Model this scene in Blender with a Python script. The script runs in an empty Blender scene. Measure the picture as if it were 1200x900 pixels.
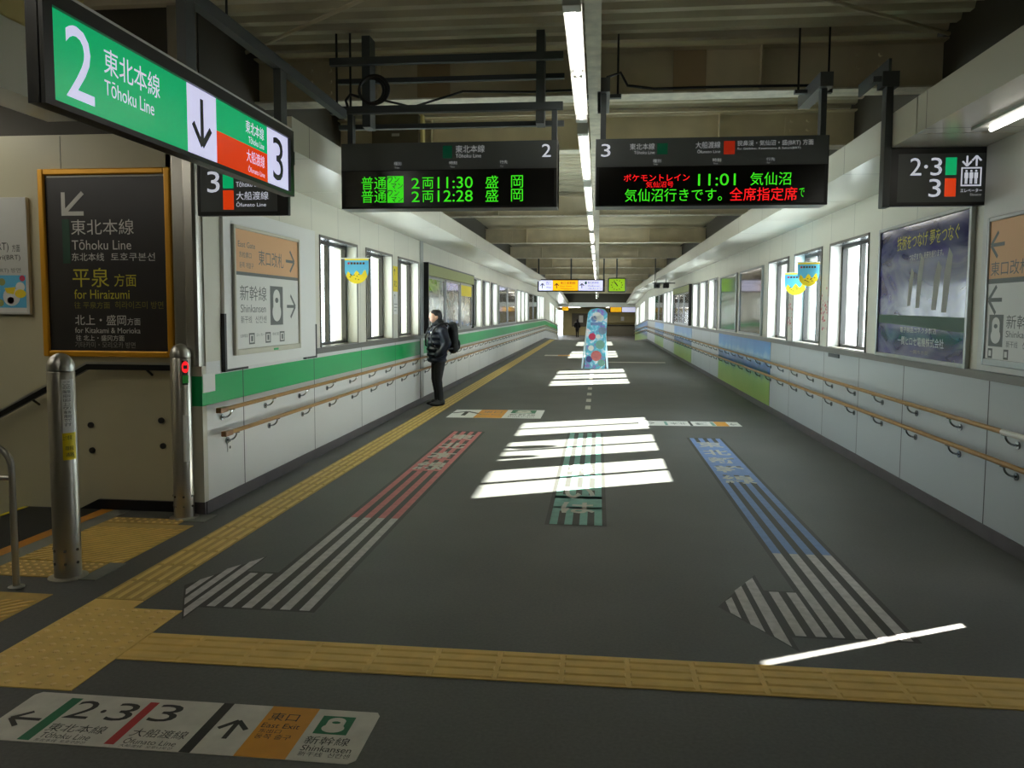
import bpy, bmesh, math, random
from mathutils import Vector, Matrix
random.seed(7)
C = bpy.context.scene.collection
SC = bpy.context.scene
# ------------------------------------------------------------------ camera
f, PX, PY, H = 919.0, 600.0, 432.0, 1.65
def camdir(x, y): return Vector(((x-PX)/f, -(y-PY)/f, 1.0)).normalized()
Yc = camdir(701.3, 365.6)
up = -camdir(533, 432+12800); up = (up - up.dot(Yc)*Yc).normalized()
Xc = up.cross(Yc)
if Xc.x < 0: Xc = -Xc
# camera axes (right, up, forward) in the world
rgt = Vector((Xc[0], Yc[0], up[0])); upw = Vector((Xc[1], Yc[1], up[1])); fwd = Vector((Xc[2], Yc[2], up[2]))
cd = bpy.data.cameras.new('camera'); cam = bpy.data.objects.new('camera', cd); C.objects.link(cam)
cam.matrix_world = Matrix(((rgt.x, upw.x, -fwd.x, 0), (rgt.y, upw.y, -fwd.y, 0), (rgt.z, upw.z, -fwd.z, H), (0, 0, 0, 1)))
cd.sensor_width = 36; cd.lens = f/1200*36; cd.shift_y = -18/1200; cd.clip_start = 0.05; cd.clip_end = 500
SC.camera = cam
# ------------------------------------------------------------------ light
SKY, SUN, TUBE, EXPO = 11.0, 100.0, 9.0, 0.0
SC.view_settings.view_transform = 'Standard'; SC.view_settings.look = 'None'
SC.view_settings.gamma = 1.0; SC.view_settings.use_curve_mapping = False
SC.view_settings.exposure = EXPO
w = bpy.data.worlds.new('sky'); SC.world = w; w.use_nodes = True
bg = w.node_tree.nodes['Background']; bg.inputs[0].default_value = (0.86, 0.94, 1.0, 1); bg.inputs[1].default_value = SKY
sl = bpy.data.lights.new('sun', 'SUN'); sun = bpy.data.objects.new('sun', sl); C.objects.link(sun)
sl.energy = SUN; sl.angle = math.radians(0.53); sl.color = (1.0, 0.96, 0.88)
sd = Vector((-0.889, -0.459, -0.522)).normalized()          # the way the sunlight travels
sun.rotation_euler = sd.to_track_quat('-Z', 'Y').to_euler(); sun.location = (20, 10, 12)
# ------------------------------------------------------------------ materials
def lin(c):
    return tuple(((v/255)/12.92 if v/255 <= 0.04045 else ((v/255+0.055)/1.055)**2.4) for v in c)
def mat(name, rgb, rough=0.5, metal=0.0, var=0.0, scale=6.0, spec=0.5, emit=0.0, coat=0.0, bump=0.0):
    m = bpy.data.materials.new(name); m.use_nodes = True
    nt = m.node_tree; b = nt.nodes['Principled BSDF']; c = lin(rgb)
    b.inputs['Base Color'].default_value = (*c, 1); b.inputs['Roughness'].default_value = rough
    b.inputs['Metallic'].default_value = metal; b.inputs['Specular IOR Level'].default_value = spec
    b.inputs['Coat Weight'].default_value = coat; b.inputs['Coat Roughness'].default_value = 0.05
    if emit:
        b.inputs['Emission Color'].default_value = (*c, 1); b.inputs['Emission Strength'].default_value = emit
    if var or bump:
        tc = nt.nodes.new('ShaderNodeTexCoord'); n = nt.nodes.new('ShaderNodeTexNoise')
        n.inputs['Scale'].default_value = scale; n.inputs['Detail'].default_value = 5
        nt.links.new(tc.outputs['Object'], n.inputs['Vector'])
        if var:
            r = nt.nodes.new('ShaderNodeValToRGB')
            r.color_ramp.elements[0].position = 0.3; r.color_ramp.elements[1].position = 0.7
            r.color_ramp.elements[0].color = (*[v*(1-var) for v in c], 1)
            r.color_ramp.elements[1].color = (*[min(1, v*(1+var)) for v in c], 1)
            nt.links.new(n.outputs['Fac'], r.inputs['Fac']); nt.links.new(r.outputs['Color'], b.inputs['Base Color'])
        if bump:
            bp = nt.nodes.new('ShaderNodeBump'); bp.inputs['Strength'].default_value = bump; bp.inputs['Distance'].default_value = 0.01
            nt.links.new(n.outputs['Fac'], bp.inputs['Height']); nt.links.new(bp.outputs['Normal'], b.inputs['Normal'])
    return m
def node(nt, t, **kw):
    n = nt.nodes.new(t)
    for k, v in kw.items(): setattr(n, k, v)
    return n
def panel_mat(name, rgb, pitch, off, rough=0.35, var=0.05, width=0.006, seams=None, dark=0.25):
    """wall panel with thin dark vertical joints every `pitch` metres along the corridor (or at listed places)"""
    m = mat(name, rgb, rough); nt = m.node_tree; b = nt.nodes['Principled BSDF']
    tc = node(nt, 'ShaderNodeTexCoord'); sp = node(nt, 'ShaderNodeSeparateXYZ')
    nt.links.new(tc.outputs['Object'], sp.inputs[0])
    def math_(op, a, v):
        n = node(nt, 'ShaderNodeMath', operation=op)
        for i, s in enumerate((a, v)):
            if isinstance(s, (int, float)): n.inputs[i].default_value = s
            else: nt.links.new(s, n.inputs[i])
        return n.outputs[0]
    if seams is None:
        a = math_('DIVIDE', math_('SUBTRACT', sp.outputs['Y'], off), pitch)
        fr = math_('FRACT', a, 0); d = math_('ABSOLUTE', math_('SUBTRACT', fr, 0.5), 0)
        mask = math_('GREATER_THAN', d, 0.5 - width/pitch/2)
        cell = math_('FLOOR', a, 0)
    else:
        mask = None; cell = None
        for s in seams:
            q = math_('LESS_THAN', math_('ABSOLUTE', math_('SUBTRACT', sp.outputs['Y'], s), 0), width/2)
            mask = q if mask is None else math_('MAXIMUM', mask, q)
            g = math_('GREATER_THAN', sp.outputs['Y'], s)
            cell = g if cell is None else math_('ADD', cell, g)
    wn = node(nt, 'ShaderNodeTexWhiteNoise', noise_dimensions='1D'); nt.links.new(cell, wn.inputs['W'])
    ns = node(nt, 'ShaderNodeTexNoise'); ns.inputs['Scale'].default_value = 1.3; nt.links.new(tc.outputs['Object'], ns.inputs['Vector'])
    v = math_('ADD', math_('MULTIPLY', wn.outputs['Value'], var), math_('MULTIPLY', ns.outputs['Fac'], var))
    v = math_('ADD', v, 1.0 - var)
    v = math_('MULTIPLY', v, math_('SUBTRACT', 1.0, math_('MULTIPLY', mask, 1.0-dark)))
    mx = node(nt, 'ShaderNodeVectorMath', operation='SCALE'); mx.inputs[0].default_value = lin(rgb)
    nt.links.new(v, mx.inputs['Scale']); nt.links.new(mx.outputs[0], b.inputs['Base Color'])
    return m
def art_mat(name, cols, scale=3.0, rough=0.08, coat=0.6, stretch=(1, 1, 1), dist=1.5):
    """printed picture: soft patches of the listed colours"""
    m = mat(name, (128, 128, 128), rough, coat=coat); nt = m.node_tree; b = nt.nodes['Principled BSDF']
    tc = node(nt, 'ShaderNodeTexCoord'); mp = node(nt, 'ShaderNodeMapping'); mp.inputs['Scale'].default_value = stretch
    n = node(nt, 'ShaderNodeTexNoise'); n.inputs['Scale'].default_value = scale; n.inputs['Detail'].default_value = 3; n.inputs['Distortion'].default_value = dist
    nt.links.new(tc.outputs['Object'], mp.inputs[0]); nt.links.new(mp.outputs[0], n.inputs['Vector'])
    r = node(nt, 'ShaderNodeValToRGB'); el = r.color_ramp.elements
    k = len(cols)
    for i, c in enumerate(cols):
        p = 0.28 + 0.44*i/(k-1)
        e = el[i] if i < 2 else el.new(p)
        e.position = p; e.color = (*lin(c), 1)
    nt.links.new(n.outputs['Fac'], r.inputs['Fac']); nt.links.new(r.outputs['Color'], b.inputs['Base Color'])
    return m
M = {}
M['wall_up'] = panel_mat('cream_wall_panel', (214, 211, 196), 0.882, 8.4, rough=0.4)
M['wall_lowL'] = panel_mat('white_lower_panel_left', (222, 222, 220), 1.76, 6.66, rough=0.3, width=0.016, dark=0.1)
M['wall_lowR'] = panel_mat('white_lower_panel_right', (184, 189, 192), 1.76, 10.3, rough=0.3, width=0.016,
                           seams=[4.4, 6.06, 7.68, 8.95, 10.3, 12.08]+[13.4+1.76*i for i in range(19)], dark=0.1)
M['green'] = panel_mat('green_band', (0, 170, 92), 1.76, 6.66, rough=0.3, width=0.016, dark=0.1)
M['wall_dim'] = mat('olive_cream_wall', (196, 190, 160), 0.45, var=0.03, scale=1.5)
M['wall_dark'] = mat('shaded_upper_wall', (64, 60, 48), 0.7)  # dark colour stands in for the unlit void under the roof
M['soffit'] = panel_mat('soffit_panel', (220, 218, 206), 1.76, 5.75, rough=0.25, var=0.03, width=0.008)
M['fascia_yel'] = mat('yellowish_fascia', (196, 180, 120), 0.5)  # upper fascia, yellower than the soffit panel beneath
M['deck'] = mat('corrugated_deck', (204, 196, 170), 0.5, var=0.12, scale=2)
M['beam'] = mat('beige_steel', (212, 200, 172), 0.55, var=0.1, scale=3)
M['beam_lt'] = mat('cream_flange', (232, 226, 208), 0.5, var=0.18, scale=9)
M['dark_steel'] = mat('dark_grey_steel', (70, 76, 78), 0.45)
M['grey_steel'] = mat('grey_steel', (92, 96, 98), 0.4, metal=0.4)
M['black'] = mat('black_enamel', (18, 18, 18), 0.35)
M['board_grey'] = mat('charcoal_panel', (92, 97, 97), 0.4)
M['screen'] = mat('black_screen', (6, 7, 6), 0.2)
M['stainless'] = mat('brushed_stainless', (178, 174, 164), 0.3, metal=0.9, var=0.06, scale=3)
M['stain_dk'] = mat('satin_steel', (190, 188, 180), 0.34, metal=0.85)
M['alu'] = mat('aluminium', (168, 170, 170), 0.3, metal=0.8)
M['bronze'] = mat('dark_window_frame', (52, 50, 48), 0.35, metal=0.3)
M['revL'] = mat('window_reveal', (216, 214, 206), 0.4)
M['head'] = mat('window_head_lining', (96, 98, 100), 0.25, metal=0.5)
M['sill'] = mat('grey_sill', (112, 108, 102), 0.35, metal=0.4)
M['base'] = mat('grey_vinyl_base', (86, 80, 82), 0.45, var=0.15, scale=3)
M['wood'] = mat('oak_handrail', (166, 124, 64), 0.4, var=0.12, scale=12)
M['wood_dk'] = mat('oak_end_cap', (140, 94, 48), 0.4)
M['chrome'] = mat('chrome', (150, 155, 160), 0.2, metal=0.9)
M['white'] = mat('white_paint', (228, 228, 226), 0.4)
M['offwhite'] = mat('off_white_enamel', (206, 206, 200), 0.4)
M['paper'] = mat('white_paper', (226, 226, 222), 0.6)
M['ink'] = mat('grey_ink', (112, 116, 114), 0.6)
M['ink_dk'] = mat('dark_ink', (40, 42, 40), 0.6)
M['ink_lt'] = mat('pale_print', (214, 212, 204), 0.5)
M['ink_yel'] = mat('yellow_print', (200, 190, 50), 0.5)
M['ink_yeldk'] = mat('dull_yellow_print', (132, 126, 48), 0.5)
M['ink_dim'] = mat('faint_print', (148, 146, 138), 0.5)
M['print_green'] = mat('green_print', (20, 70, 46), 0.5)
M['orange_faded'] = mat('faded_orange', (222, 172, 124), 0.5)
M['gold'] = mat('gold_frame', (222, 160, 36), 0.35, metal=0.35)
M['poster_blk'] = mat('black_poster', (44, 40, 38), 0.35, var=0.2, scale=2)
M['olive'] = mat('olive_header', (150, 156, 92), 0.5)
M['red_sig'] = mat('red_signal', (255, 24, 34), 0.4, emit=1.0)
M['grn_sig'] = mat('green_signal', (10, 90, 20), 0.4, emit=0.5)
M['sticker_yel'] = mat('yellow_sticker', (236, 214, 10), 0.5)
M['red_cap'] = mat('dark_rubber', (30, 28, 26), 0.6)
M['led_g'] = mat('led_green', (60, 225, 30), 0.5, emit=0.85)
M['led_r'] = mat('led_red', (255, 24, 28), 0.5, emit=1.0)
M['lit_green'] = mat('lit_green', (0, 164, 98), 0.25, emit=0.8)
M['lit_red'] = mat('lit_red', (226, 62, 12), 0.25, emit=0.65)
M['lit_white'] = mat('lit_white', (214, 214, 246), 0.25, emit=0.75)
M['lit_text'] = mat('lit_lettering', (222, 226, 240), 0.3, emit=0.55)
M['lit_dim'] = mat('dim_lettering', (184, 188, 190), 0.4, emit=0.35)
M['lit_ink'] = mat('lit_dark_ink', (56, 58, 52), 0.5)
M['lit_yel'] = mat('lit_amber', (250, 186, 10), 0.3, emit=0.7)
M['lit_blue'] = mat('lit_blue_ink', (70, 70, 130), 0.4)
M['sq_green'] = mat('green_square', (0, 92, 62), 0.4, emit=0.15)
M['sq_red'] = mat('red_square', (196, 48, 22), 0.4, emit=0.3)
M['clock'] = mat('lime_clock_face', (160, 206, 30), 0.4, emit=0.35)
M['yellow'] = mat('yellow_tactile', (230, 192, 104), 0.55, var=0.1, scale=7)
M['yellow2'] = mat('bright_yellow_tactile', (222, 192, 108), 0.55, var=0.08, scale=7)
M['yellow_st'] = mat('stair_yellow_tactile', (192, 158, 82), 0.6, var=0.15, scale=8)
M['fl_white'] = mat('white_floor_film', (206, 202, 190), 0.55, var=0.1, scale=9)
M['fl_worn'] = mat('worn_white_floor_tape', (190, 186, 184), 0.6, var=0.16, scale=20)
M['fl_green'] = mat('green_floor_film', (6, 108, 68), 0.55)
M['fl_red'] = mat('red_floor_film', (184, 46, 44), 0.55)
M['fl_orange'] = mat('orange_floor_film', (214, 146, 36), 0.55, var=0.06, scale=9)
M['fl_ink'] = mat('black_floor_print', (38, 36, 32), 0.6)
M['fl_pink'] = mat('faded_red_tape', (196, 112, 112), 0.6, var=0.12, scale=14)
M['fl_teal'] = mat('teal_tape', (116, 164, 152), 0.6, var=0.1, scale=14)
M['fl_blue'] = mat('blue_tape', (112, 140, 190), 0.6, var=0.1, scale=14)
M['fl_bluegrey'] = mat('grey_blue_tape', (120, 140, 164), 0.6, var=0.12, scale=14)
M['fl_char'] = mat('pale_floor_lettering', (186, 184, 172), 0.6, var=0.06, scale=20)
M['orange_nose'] = mat('orange_nosing', (196, 128, 24), 0.5)
M['grey_plate'] = mat('grey_floor_plate', (118, 120, 112), 0.5, var=0.08)
M['stair'] = mat('dark_stair_tread', (30, 30, 27), 0.7)
M['cable'] = mat('black_cable', (14, 14, 14), 0.5)
M['box_brown'] = mat('brown_junction_box', (74, 66, 48), 0.6, var=0.2)
M['skin'] = mat('skin', (206, 160, 136), 0.5)
M['hair'] = mat('black_hair', (14, 13, 14), 0.5)
M['jacket'] = mat('navy_padded_jacket', (14, 20, 36), 0.42, var=0.5, scale=9, spec=0.4, bump=0.5)
M['trouser'] = mat('black_trousers', (16, 16, 18), 0.7)
M['pack'] = mat('black_backpack', (18, 20, 24), 0.6, var=0.2)
M['collar'] = mat('dark_fleece_collar', (20, 22, 24), 0.9)
M['lobby'] = mat('ochre_lobby_wall', (180, 168, 120), 0.6, var=0.12, scale=1)
M['lobby_dk'] = mat('dark_lobby_panel', (96, 92, 78), 0.6)
M['pink'] = mat('pink_petal', (196, 60, 90), 0.6)
M['ban_blue'] = mat('sky_blue_cloth', (96, 186, 226), 0.7)
M['ban_yel'] = mat('yellow_cloth', (240, 214, 40), 0.7)
M['ban_ink'] = mat('brown_print', (90, 60, 30), 0.7)
M['ban_red'] = mat('red_print', (210, 60, 70), 0.7)
M['beam_patch'] = mat('primed_steel_patch', (176, 154, 120), 0.6)
M['trim_white'] = mat('cream_trim', (200, 197, 180), 0.4)
M['trim_green'] = mat('green_trim', (0, 170, 92), 0.35)
M['tape_back'] = mat('dark_tape_backing', (58, 57, 53), 0.6)
M['bump_lt'] = mat('pale_yellow_stud', (240, 206, 130), 0.5)  # studs paler than the slab they stand on
def tube_mat():
    m = bpy.data.materials.new('fluorescent_tube'); m.use_nodes = True; nt = m.node_tree; nt.nodes.clear()
    e = node(nt, 'ShaderNodeEmission'); e.inputs[0].default_value = (1.0, 0.97, 0.88, 1); e.inputs[1].default_value = TUBE
    o = node(nt, 'ShaderNodeOutputMaterial'); nt.links.new(e.outputs[0], o.inputs[0]); return m
M['tube'] = tube_mat()
M['tube_fill'] = tube_mat(); M['tube_fill'].node_tree.nodes['Emission'].inputs[1].default_value = TUBE*1.9  # stronger copy for the added fill lamps
def glass_mat():
    m = bpy.data.materials.new('window_glass'); m.use_nodes = True; nt = m.node_tree; nt.nodes.clear()
    t = node(nt, 'ShaderNodeBsdfTransparent'); t.inputs[0].default_value = (0.93, 0.96, 0.95, 1)
    g = node(nt, 'ShaderNodeBsdfGlossy'); g.inputs['Roughness'].default_value = 0.02
    fr = node(nt, 'ShaderNodeFresnel'); fr.inputs[0].default_value = 1.35
    mx = node(nt, 'ShaderNodeMixShader'); o = node(nt, 'ShaderNodeOutputMaterial')
    ge = node(nt, 'ShaderNodeNewGeometry'); iv = node(nt, 'ShaderNodeMath', operation='SUBTRACT'); iv.inputs[0].default_value = 1.0
    ml = node(nt, 'ShaderNodeMath', operation='MULTIPLY'); nt.links.new(ge.outputs['Backfacing'], iv.inputs[1])
    nt.links.new(fr.outputs[0], ml.inputs[0]); nt.links.new(iv.outputs[0], ml.inputs[1])
    nt.links.new(ml.outputs[0], mx.inputs[0]); nt.links.new(t.outputs[0], mx.inputs[1]); nt.links.new(g.outputs[0], mx.inputs[2])
    nt.links.new(mx.outputs[0], o.inputs[0]); return m
M['glass'] = glass_mat()
def floor_mat():
    m = mat('dark_vinyl_floor', (62, 62, 58), 0.55); nt = m.node_tree; b = nt.nodes['Principled BSDF']
    tc = node(nt, 'ShaderNodeTexCoord')
    n1 = node(nt, 'ShaderNodeTexNoise'); n1.inputs['Scale'].default_value = 0.9; n1.inputs['Detail'].default_value = 6
    n2 = node(nt, 'ShaderNodeTexNoise'); n2.inputs['Scale'].default_value = 60; n2.inputs['Detail'].default_value = 3
    n3 = node(nt, 'ShaderNodeTexNoise'); n3.inputs['Scale'].default_value = 5; n3.inputs['Detail'].default_value = 8; n3.inputs['Roughness'].default_value = 0.75
    for n in (n1, n2, n3): nt.links.new(tc.outputs['Object'], n.inputs['Vector'])
    r = node(nt, 'ShaderNodeValToRGB'); r.color_ramp.elements[0].position = 0.25; r.color_ramp.elements[1].position = 0.75
    r.color_ramp.elements[0].color = (*lin((68, 69, 66)), 1); r.color_ramp.elements[1].color = (*lin((98, 98, 94)), 1)
    a = node(nt, 'ShaderNodeMath', operation='MULTIPLY_ADD'); a.inputs[1].default_value = 0.5
    nt.links.new(n2.outputs['Fac'], a.inputs[0])
    h = node(nt, 'ShaderNodeMath', operation='MULTIPLY'); h.inputs[1].default_value = 0.5
    nt.links.new(n1.outputs['Fac'], h.inputs[0]); nt.links.new(h.outputs[0], a.inputs[2])
    nt.links.new(a.outputs[0], r.inputs['Fac'])
    r3 = node(nt, 'ShaderNodeValToRGB'); r3.color_ramp.elements[0].position = 0.24; r3.color_ramp.elements[0].color = (0.45, 0.45, 0.45, 1)
    r3.color_ramp.elements[1].position = 0.36; r3.color_ramp.elements[1].color = (1, 1, 1, 1)
    nt.links.new(n3.outputs['Fac'], r3.inputs['Fac'])
    mx = node(nt, 'ShaderNodeMix', data_type='RGBA', blend_type='MULTIPLY'); mx.inputs[0].default_value = 1
    nt.links.new(r.outputs[0], mx.inputs[6]); nt.links.new(r3.outputs[0], mx.inputs[7])
    nt.links.new(mx.outputs[2], b.inputs['Base Color'])
    return m
M['floor'] = floor_mat()
def mural_mat():
    """printed landscape: pale clouds on a blue sky, a dark band with white flecks, meadow green below"""
    m = mat('landscape_print', (90, 150, 200), 0.3); nt = m.node_tree; b = nt.nodes['Principled BSDF']
    tc = node(nt, 'ShaderNodeTexCoord'); sp = node(nt, 'ShaderNodeSeparateXYZ'); nt.links.new(tc.outputs['Object'], sp.inputs[0])
    n = node(nt, 'ShaderNodeTexNoise'); n.inputs['Scale'].default_value = 2.2; n.inputs['Detail'].default_value = 6
    nt.links.new(tc.outputs['Object'], n.inputs['Vector'])
    a = node(nt, 'ShaderNodeMath', operation='MULTIPLY_ADD'); a.inputs[1].default_value = 0.3
    nt.links.new(n.outputs['Fac'], a.inputs[0]); nt.links.new(sp.outputs['Z'], a.inputs[2])
    r = node(nt, 'ShaderNodeValToRGB'); el = r.color_ramp.elements
    pts = [(0.15, (166, 190, 84)), (0.62, (128, 172, 74)), (0.72, (30, 120, 110)), (0.80, (16, 84, 140)), (0.90, (24, 104, 180)), (1.0, (180, 216, 238)), (1.12, (84, 164, 226)), (1.3, (40, 128, 212))]
    for i, (p, c) in enumerate(pts):
        e = el[i] if i < 2 else el.new(min(1, p/1.3)); e.position = min(1, p/1.3); e.color = (*lin(c), 1)
    d = node(nt, 'ShaderNodeMath', operation='DIVIDE'); d.inputs[1].default_value = 1.3
    nt.links.new(a.outputs[0], d.inputs[0]); nt.links.new(d.outputs[0], r.inputs['Fac'])
    nt.links.new(r.outputs['Color'], b.inputs['Base Color']); return m
M['mural'] = mural_mat()
M['post_a'] = art_mat('poster_print_a', [(92, 98, 104), (150, 150, 150), (186, 178, 168), (130, 120, 126), (96, 112, 130)], 1.8)
M['post_b'] = art_mat('poster_print_b', [(110, 124, 150), (184, 178, 172), (172, 140, 130), (120, 140, 164), (200, 196, 186)], 2.2)
M['post_c'] = art_mat('poster_print_c', [(104, 128, 160), (196, 190, 180), (190, 150, 96), (130, 140, 150)], 2.2)
M['post_d'] = art_mat('poster_print_green', [(40, 56, 50), (92, 110, 104), (60, 128, 104), (126, 126, 120), (80, 84, 84)], 1.8, coat=0.2)
M['post_e'] = art_mat('poster_print_brown', [(58, 54, 52), (110, 104, 98), (132, 110, 104), (84, 88, 84)], 1.8, coat=0.2)
M['post_big'] = art_mat('poster_print_night', [(26, 28, 66), (52, 54, 104), (104, 106, 140), (62, 58, 124), (40, 40, 70)], 1.3, rough=0.1, coat=0.25, stretch=(1, 0.7, 1.6))
M['aboard'] = art_mat('pastel_splash_print', [(96, 110, 190), (150, 120, 200), (90, 186, 206), (120, 200, 232), (236, 240, 246), (240, 170, 196)], 4.0, rough=0.4, coat=0)
# ------------------------------------------------------------------ mesh helpers
_tc = {}
def text_data(s, bold=0.0):
    if (s, bold) in _tc: return _tc[(s, bold)]
    c = bpy.data.curves.new('t', 'FONT'); c.body = s; c.size = 1; c.resolution_u = 3; c.offset = bold
    o = bpy.data.objects.new('t', c); C.objects.link(o)
    dg = bpy.context.evaluated_depsgraph_get(); me = bpy.data.meshes.new_from_object(o.evaluated_get(dg))
    vs = [(v.co.x, v.co.y) for v in me.vertices]; fs = [tuple(p.vertices) for p in me.polygons]
    bpy.data.objects.remove(o); bpy.data.curves.remove(c); bpy.data.meshes.remove(me)
    xs = [v[0] for v in vs]; ys = [v[1] for v in vs]
    _tc[(s, bold)] = (vs, fs, min(xs), max(xs), min(ys), max(ys)); return _tc[(s, bold)]
def zr(y):
    return 0.0 if y <= 46.5 else (-0.66*(y-46.5)/15.5 if y < 62 else -0.66)
class MB:
    def __init__(s): s.v = []; s.f = []; s.mats = []
    def mi(s, m):
        if isinstance(m, str): m = M[m]
        if m not in s.mats: s.mats.append(m)
        return s.mats.index(m)
    def add(s, vs, fs, m):
        b = len(s.v); k = s.mi(m); s.v += [Vector(p) for p in vs]; s.f += [(tuple(i+b for i in q), k) for q in fs]; return s
    def box(s, x0, x1, y0, y1, z0, z1, m):
        if x0 > x1: x0, x1 = x1, x0
        vs = [(x, y, z) for z in (z0, z1) for y in (y0, y1) for x in (x0, x1)]
        return s.add(vs, [(0, 2, 3, 1), (4, 5, 7, 6), (0, 1, 5, 4), (2, 6, 7, 3), (0, 4, 6, 2), (1, 3, 7, 5)], m)
    def ybox(s, x0, x1, ya, yb, z0, z1, m):
        cuts = [ya] + [c for c in (46.5, 62.0) if ya < c < yb] + [yb]
        for a, b in zip(cuts[:-1], cuts[1:]):
            n = len(s.v); s.box(x0, x1, a, b, z0, z1, m)
            for p in s.v[n:]: p.z += zr(p.y)
        return s
    def poly(s, pts, m): return s.add(pts, [tuple(range(len(pts)))], m)
    def prism(s, pts, d, m):
        """polygon pts extruded by vector d"""
        n = len(pts); d = Vector(d); a = [Vector(p) for p in pts]; b = [p+d for p in a]
        fs = [tuple(range(n))[::-1], tuple(range(n, 2*n))] + [(i, (i+1) % n, n+(i+1) % n, n+i) for i in range(n)]
        return s.add(a+b, fs, m)
    def tube(s, pts, r, m, n=10, closed=False):
        pts = [Vector(p) for p in pts]; k = len(pts); vs = []; fs = []
        ref = None
        for i, p in enumerate(pts):
            if closed: t = pts[(i+1) % k]-pts[i-1]
            else: t = pts[min(i+1, k-1)]-pts[max(i-1, 0)]
            t.normalize()
            if ref is None: ref = Vector((0, 0, 1)) if abs(t.z) < 0.9 else Vector((1, 0, 0))
            a = (ref - ref.dot(t)*t).normalized(); ref = a; b = t.cross(a)
            rr = r[i] if isinstance(r, (list, tuple)) else r
            for j in range(n):
                q = 2*math.pi*j/n; vs.append(p + a*math.cos(q)*rr + b*math.sin(q)*rr)
        for i in range(k if closed else k-1):
            for j in range(n):
                i2 = (i+1) % k
                fs.append((i*n+j, i*n+(j+1) % n, i2*n+(j+1) % n, i2*n+j))
        if not closed: fs += [tuple(range(n))[::-1], tuple(range((k-1)*n, k*n))]
        return s.add(vs, fs, m)
    def lathe(s, prof, c, m, n=24):
        vs = []; fs = []; k = len(prof)
        for r, z in prof:
            for j in range(n):
                q = 2*math.pi*j/n; vs.append((c[0]+r*math.cos(q), c[1]+r*math.sin(q), c[2]+z))
        for i in range(k-1):
            for j in range(n): fs.append((i*n+j, i*n+(j+1) % n, (i+1)*n+(j+1) % n, (i+1)*n+j))
        fs += [tuple(range(n))[::-1], tuple(range((k-1)*n, k*n))]
        return s.add(vs, fs, m)
    def build_rows(s, name, parent, rest='pictogram'):
        """every printed string becomes a part of its own; whatever is not lettering is one pictogram part"""
        cut = getattr(s, 'rows', []); left = MB(); left.mats = list(s.mats); used = set()
        for v0, v1, f0, f1, nm in cut:
            r = MB(); r.mats = list(s.mats); r.v = s.v[v0:v1]; r.f = [(tuple(i-v0 for i in q), k) for q, k in s.f[f0:f1]]
            ks = sorted({k for _, k in r.f}); r.mats = [s.mats[k] for k in ks]; r.f = [(q, ks.index(k)) for q, k in r.f]
            used.update(range(f0, f1)); r.build(nm or name, parent)
        rem = [s.f[i] for i in range(len(s.f)) if i not in used]
        if rem:
            vi = sorted({i for q, _ in rem for i in q}); mp = {j: n for n, j in enumerate(vi)}
            left.v = [s.v[i] for i in vi]; left.f = [(tuple(mp[i] for i in q), k) for q, k in rem]; left.build(rest, parent)
    def build_each(s, name, parent):
        """each printed patch becomes a part of its own"""
        for q, k in s.f:
            r = MB(); r.mats = [s.mats[k]]; r.v = [s.v[i] for i in q]; r.f = [(tuple(range(len(q))), 0)]; r.build(name, parent)
    def build(s, name, parent=None, origin=None, bevel=0.0, smooth=False, kind=None):
        if origin is None:
            if parent is not None: origin = Vector(parent['_o'])
            else:
                lo = Vector([min(p[i] for p in s.v) for i in range(3)]); hi = Vector([max(p[i] for p in s.v) for i in range(3)])
                origin = Vector(((lo.x+hi.x)/2, (lo.y+hi.y)/2, lo.z))
        origin = Vector(origin)
        me = bpy.data.meshes.new(name); me.from_pydata([p-origin for p in s.v], [], [q[0] for q in s.f])
        for m in s.mats: me.materials.append(m)
        me.polygons.foreach_set('material_index', [q[1] for q in s.f])
        if smooth:
            me.polygons.foreach_set('use_smooth', [True]*len(me.polygons))
            try: me.set_sharp_from_angle(angle=math.radians(40))
            except Exception: pass
        me.update()
        o = bpy.data.objects.new(name, me); C.objects.link(o)
        if parent is not None:
            o.parent = parent; o.location = origin - Vector(parent['_o'])
        else: o.location = origin
        o['_o'] = tuple(origin)
        if bevel:
            b = o.modifiers.new('bevel', 'BEVEL'); b.width = bevel; b.segments = 2; b.limit_method = 'ANGLE'
        if kind: o['kind'] = kind
        return o
def tag(o, label, cat, group=None, kind=None):
    o['label'] = label; o['category'] = cat
    if group: o['group'] = group
    if kind: o['kind'] = kind
    return o
def thing(name, loc, label, cat, group=None):
    o = bpy.data.objects.new(name, None); C.objects.link(o); o.location = loc; o['_o'] = tuple(loc); o.empty_display_size = 0.1
    return tag(o, label, cat, group)
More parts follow.
